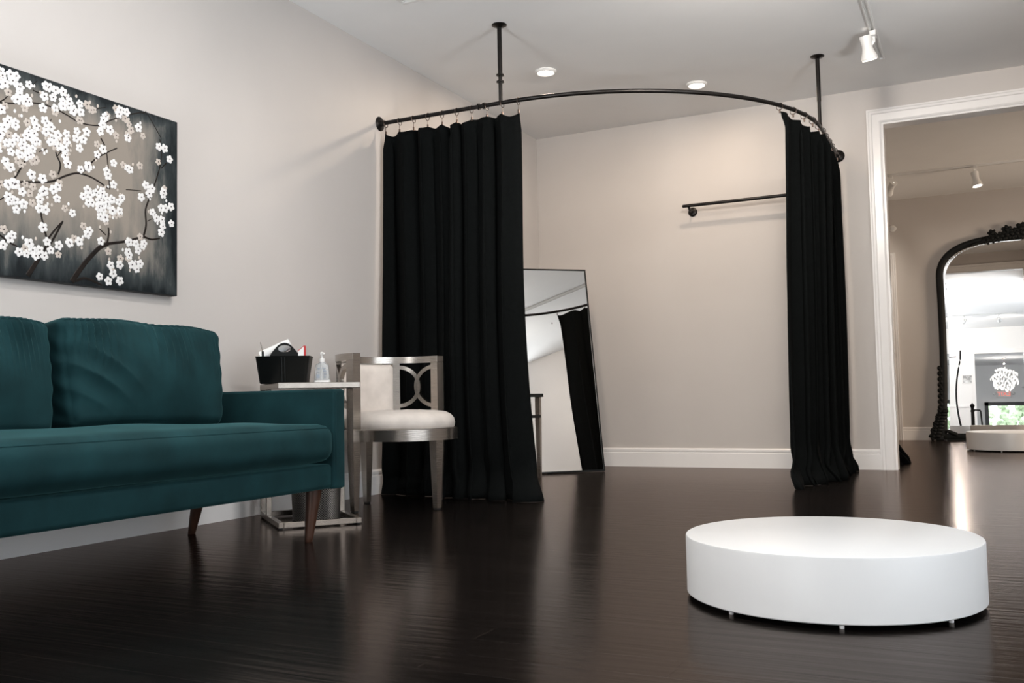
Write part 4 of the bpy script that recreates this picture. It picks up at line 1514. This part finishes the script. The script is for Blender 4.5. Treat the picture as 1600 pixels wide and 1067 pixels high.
# ================================================================== ORNATE MIRROR IN THE BACK ROOM
MB = radians(1.0)
om = thing('ornate_mirror', 'tall black carved arched mirror standing against the back room wall', 'mirror', (3.75, 4.31, 0))
tilt = Matrix.Rotation(-MB, 4, 'X')
HW = 0.83


def edge_r(i, n_):
    """right half outline from bottom (i=0) to top centre (i=n_)"""
    t_ = i / n_
    if t_ < 0.6:
        z = 0.05 + (1.80 - 0.05) * (t_ / 0.6)
        x = HW + 0.035 * (1 - z / 1.8) ** 2 - 0.010 * sin(pi * z / 1.8)
        return x, z
    a = (t_ - 0.6) / 0.4 * pi / 2
    x = HW * cos(a) ** 0.62 if cos(a) > 0 else 0.0
    z = 1.80 + 0.40 * sin(a) ** 0.86
    return x, z


NE = 60
R_half = [edge_r(i, NE) for i in range(NE + 1)]
outline = [(x, z) for x, z in R_half] + [(-x, z) for x, z in reversed(R_half[:-1])]
bm = BM()
sweep(bm, [Vector((x, 0, z)) for x, z in outline], [(-0.040, -0.030), (0.024, -0.030), (0.038, 0.0), (0.034, 0.022), (0.012, 0.032), (-0.014, 0.026), (-0.038, 0.010)], up=Vector((0, -1, 0)))
box(bm, -HW - 0.03, -0.028, 0.012, HW + 0.03, 0.03, 0.078, 0.008, 2)
bm.transform(tilt)
link_mesh('frame', bm, M['mirror_frame'], om, 50)
bm = BM()
front = [bm.verts.new((x * 0.985, 0.0, z)) for x, z in outline]
bm.faces.new(front)
bm.transform(tilt)
link_mesh('glass', bm, M['mirror2'], om)
bm = BM()
fb = [bm.verts.new((x * 0.985, 0.018, z)) for x, z in outline]
bm.faces.new(fb)
bm.transform(tilt)
link_mesh('backing', bm, M['mirror_frame'], om)
# bevelled edge of the glass
bm = BM()
nrm2 = len(outline)
ins, mid = [], []
for i, (x, z) in enumerate(outline):
    sx = (abs(x) - 0.055) / max(abs(x), 1e-3) if abs(x) > 0.055 else 0.0
    ins.append(bm.verts.new((x * 0.985, -0.0035, z)))
    zz = z - 0.045 if z > 1.9 else z - 0.045 * max(0, (z - 1.6) / 0.3)
    mid.append(bm.verts.new((x * (0.985 - 0.045 / HW), -0.0012, zz)))
for i in range(nrm2 - 1):
    bm.faces.new((ins[i], ins[i + 1], mid[i + 1], mid[i]))
bm.transform(tilt)
link_mesh('bevel', bm, M['mirror2'], om)


def leafy(bm_, x, z, r, ang, y=-0.03, n_=5):
    """a small carved rosette with leaf tips"""
    ellipsoid(bm_, (x, y - 0.012, z), (r * 0.45, r * 0.4, r * 0.45), sub=1)
    for k in range(n_):
        a = ang + 2 * pi * k / n_
        ellipsoid(bm_, (x + cos(a) * r * 0.62, y, z + sin(a) * r * 0.62), (r * 0.52, r * 0.36, r * 0.42), Matrix.Rotation(-a, 3, 'Y'), sub=1)


rnd = random.Random(12)
bm = BM()
for i in range(-7, 8):
    x = i * 0.048
    zt = 2.20 - 0.04 * (abs(i) / 7) ** 2
    r = 0.058 - 0.003 * abs(i)
    leafy(bm, x, zt + 0.034 - 0.002 * abs(i), r * 1.15, rnd.uniform(0, 6), n_=6)
    if i % 3 == 0 and abs(i) < 7:
        leafy(bm, x, zt + 0.080, r * 1.1, rnd.uniform(0, 6), n_=6)
for i in range(-36, 37):
    x = i * 0.0105
    ellipsoid(bm, (x, -0.028, 2.212 - 0.03 * (i / 36) ** 2 + 0.010 * abs(sin(i * 0.9))), (0.014, 0.016, 0.030), sub=1)
for s in (-1, 1):
    for k in range(10):
        ellipsoid(bm, (s * (0.36 + 0.014 * k), -0.03, 2.175 - 0.004 * k), (0.026 - 0.0015 * k, 0.016, 0.016 - 0.0008 * k), sub=1)
bm.transform(tilt)
link_mesh('crest', bm, M['mirror_frame'], om, True)
for s in (-1, 1):
    bm = BM()
    # scalloped edging down the lower side
    for k in range(8):
        z = 0.80 - k * 0.062
        x = HW + 0.035 * (1 - z / 1.8) ** 2
        ellipsoid(bm, (s * (x + 0.032), -0.01, z), (0.026, 0.02, 0.026), sub=2)
        ellipsoid(bm, (s * (x + 0.018), -0.018, z - 0.03), (0.022, 0.018, 0.034), sub=2)
    # scroll foot with leaves
    for k in range(9):
        z = 0.32 - k * 0.034
        x = HW + 0.04 + 0.010 * k
        leafy(bm, s * (x + 0.012), z, 0.034 + 0.002 * k, k * 0.7, y=-0.02)
        ellipsoid(bm, (s * (x - 0.030), -0.02, z), (0.040, 0.026, 0.030), sub=2)
    for k in range(14):
        a = k / 13 * 1.7 * pi
        r = 0.045 * (1 - k / 18)
        ellipsoid(bm, (s * (HW + 0.112 + r * cos(a + 2.2)), -0.015, 0.075 + r * sin(a + 2.2)), (0.015, 0.02, 0.015), sub=1)
    for k in range(5):
        ellipsoid(bm, (s * (HW - 0.02 - 0.018 * k), -0.035, 0.10 - 0.008 * k), (0.022, 0.018, 0.024), sub=1)
    box(bm, s * (HW + 0.07) - 0.04, -0.03, 0.0, s * (HW + 0.07) + 0.04, 0.03, 0.04, 0.008, 2)
    bm.transform(tilt)
    link_mesh('side_carving', bm, M['mirror_frame'], om, True)
# feet strip to the floor
bm = BM(); box(bm, -HW, -0.025, 0.0, HW, 0.03, 0.014)
link_mesh('plinth', bm, M['mirror_frame'], om)

# round sensor high on the wall above the door
sen = thing('wall_sensor', 'small round white sensor high on the back room wall above the door casing', 'sensor', (2.455, YB, 2.41))
bm = BM(); lathe(bm, [(0.040, 0), (0.040, 0.014), (0.034, 0.022), (0.001, 0.024)], 28, Matrix.Rotation(pi / 2, 4, 'X'))
link_mesh('housing', bm, M['white_plastic'], sen, 40)
bm = BM(); lathe(bm, [(0.024, 0.022), (0.020, 0.030), (0.001, 0.033)], 24, Matrix.Rotation(pi / 2, 4, 'X'))
link_mesh('dome', bm, M['clear_foot'], sen, True)

# ================================================================== SHOP FRONT, SEEN IN THE ORNATE MIRROR
rk = thing('garment_stand', 'black curved garment stand reflected at the left side of the ornate mirror', 'garment rack', (2.80, -8.3, 0))
bm = BM()
pts = []
for i in range(30):
    z = 1.90 * i / 29
    pts.append(Vector((0.06 - 0.10 * sin(pi * min(1, z / 1.7)) + 0.03 * (z / 1.9) ** 3, 0, z)))
sweep(bm, pts, circle_prof(0.019, 12), scales=[1.25 - 0.4 * i / 29 for i in range(30)])
link_mesh('upright', bm, M['black_metal'], rk, True)
bm = BM(); tube(bm, [(0.0, 0, 1.76), (-0.55, 0, 1.74)], 0.010, 10)
link_mesh('hanging_arm', bm, M['black_metal'], rk, True)
bm = BM(); lathe(bm, [(0.16, 0), (0.16, 0.012), (0.03, 0.02)], 28, Matrix.Translation((0.06, 0, 0)))
link_mesh('base', bm, M['black_metal'], rk, 40)
np_ = thing('newel_post', 'short black post with pyramid cap and handrail reflected in the ornate mirror', 'newel post', (3.08, -8.9, 0))
bm = BM()
taper_post(bm, 0, 0, 0, 0.56, 0.085, 0.07); box(bm, -0.05, -0.05, 0.50, 0.05, 0.05, 0.525)
link_mesh('post', bm, M['black_metal'], np_)
bm = BM()
taper_post(bm, 0, 0, 0.56, 0.645, 0.06, 0.10); taper_post(bm, 0, 0, 0.645, 0.70, 0.11, 0.02)
link_mesh('cap', bm, M['black_metal'], np_)
bm = BM()
sweep(bm, [(0.03, 0, 0.54), (0.16, 0, 0.53), (0.17, 0, 0.50), (0.20, 0, 0.0)], rect_prof(0.03, 0.035))
link_mesh('rail_arm', bm, M['black_metal'], np_)
pf = thing('framed_print', 'small framed grey print on the white front wall, reflected in the ornate mirror', 'picture', (2.97, YF, 1.40))
bm = BM(); box(bm, -0.13, 0.0, -0.12, 0.13, 0.02, 0.12, 0.002, 1); link_mesh('frame', bm, M['trim'], pf)
bm = BM(); box(bm, -0.105, 0.018, -0.095, 0.105, 0.022, 0.095); link_mesh('print', bm, M['picture'], pf)
ch = thing('chandelier', 'round crystal chandelier hanging beyond the far opening, reflected in the ornate mirror', 'chandelier', (3.90, -14.5, 2.1))
bm = BM(); tube(bm, [(0, 0, 0), (0, 0, -0.30)], 0.008, 8); lathe(bm, [(0.06, 0), (0.05, -0.03), (0.01, -0.04)], 20)
link_mesh('stem', bm, M['silver'], ch, True)
bm = BM()
for i in range(150):
    a = i * 2.39996
    zz = 1 - 2 * (i + 0.5) / 150
    rr_ = math.sqrt(1 - zz * zz)
    k = 0.36 * (0.75 + 0.25 * ((i * 7) % 5) / 4)
    c = Vector((k * rr_ * cos(a), k * rr_ * sin(a), -0.62 + k * 0.95 * zz))
    ellipsoid(bm, c, (0.022, 0.022, 0.040), sub=1)
L = bpy.data.lights.new('chandelier_glow', 'POINT'); L.energy = 170; L.color = (1.0, 0.95, 0.9); L.shadow_soft_size = 0.01
o_ = bpy.data.objects.new('chandelier_glow', L); COL.objects.link(o_); o_.location = (3.90, -14.5, 1.93)
cr = link_mesh('crystals', bm, M['crystal'], ch)
cr['kind'] = 'stuff'
ex_ = thing('exit_sign', 'white EXIT sign with red letters above the lobby door', 'sign', (3.92, -17.99, 1.17))
bm = BM(); box(bm, -0.20, 0.0, -0.11, 0.20, 0.05, 0.11, 0.008, 2); link_mesh('housing', bm, M['white_plastic'], ex_)
cu = bpy.data.curves.new('letters', 'FONT')
cu.body = 'EXIT'; cu.size = 0.19; cu.extrude = 0.003; cu.align_x = 'CENTER'; cu.align_y = 'CENTER'
tmp = bpy.data.objects.new('letters_tmp', cu); COL.objects.link(tmp)
dg = bpy.context.evaluated_depsgraph_get()
me = bpy.data.meshes.new_from_object(tmp.evaluated_get(dg))
bpy.data.objects.remove(tmp)
me.materials.clear(); me.materials.append(M['exit_red'])
lt = bpy.data.objects.new('letters', me); COL.objects.link(lt); lt.parent = ex_
lt.location = (0, 0.053, 0); lt.rotation_euler = (pi / 2, 0, pi)
for s in (-1, 1):
    bm = BM(); lathe(bm, [(0.045, 0), (0.05, 0.03), (0.03, 0.05)], 16, Matrix.Translation((s * 0.27, 0.03, 0.02)) @ Matrix.Rotation(-pi / 2, 4, 'X'))
    link_mesh('emergency_lamp', bm, M['white_plastic'], ex_, True)
# street side greenery and pavement outside the lobby window
bm = BM(); box(bm, -2, -40, -1.30, 10, -18.16, -1.2)
pv = struct('ground', bm, M['concrete'])
for k, (x, y, s, lab) in enumerate(((2.9, -24, 1.0, 'left street tree outside the lobby window'), (4.9, -25.5, 1.15, 'right street tree outside the lobby window'))):
    tr = thing('street_tree', lab, 'tree', (x, y, -1.2))
    bm = BM(); tube(bm, [(0, 0, 0), (0.03, 0, 0.8), (0, 0.02, 1.6)], 0.06, 8); link_mesh('trunk', bm, M['wood_leg'], tr, True)
    bm = BM()
    for q in range(60):
        ellipsoid(bm, (rnd.gauss(0, 0.5) * s, rnd.gauss(0, 0.4) * s, 1.7 + rnd.gauss(0, 0.5) * s), (0.2, 0.2, 0.16), sub=1)
    link_mesh('foliage', bm, M['leaf'], tr)
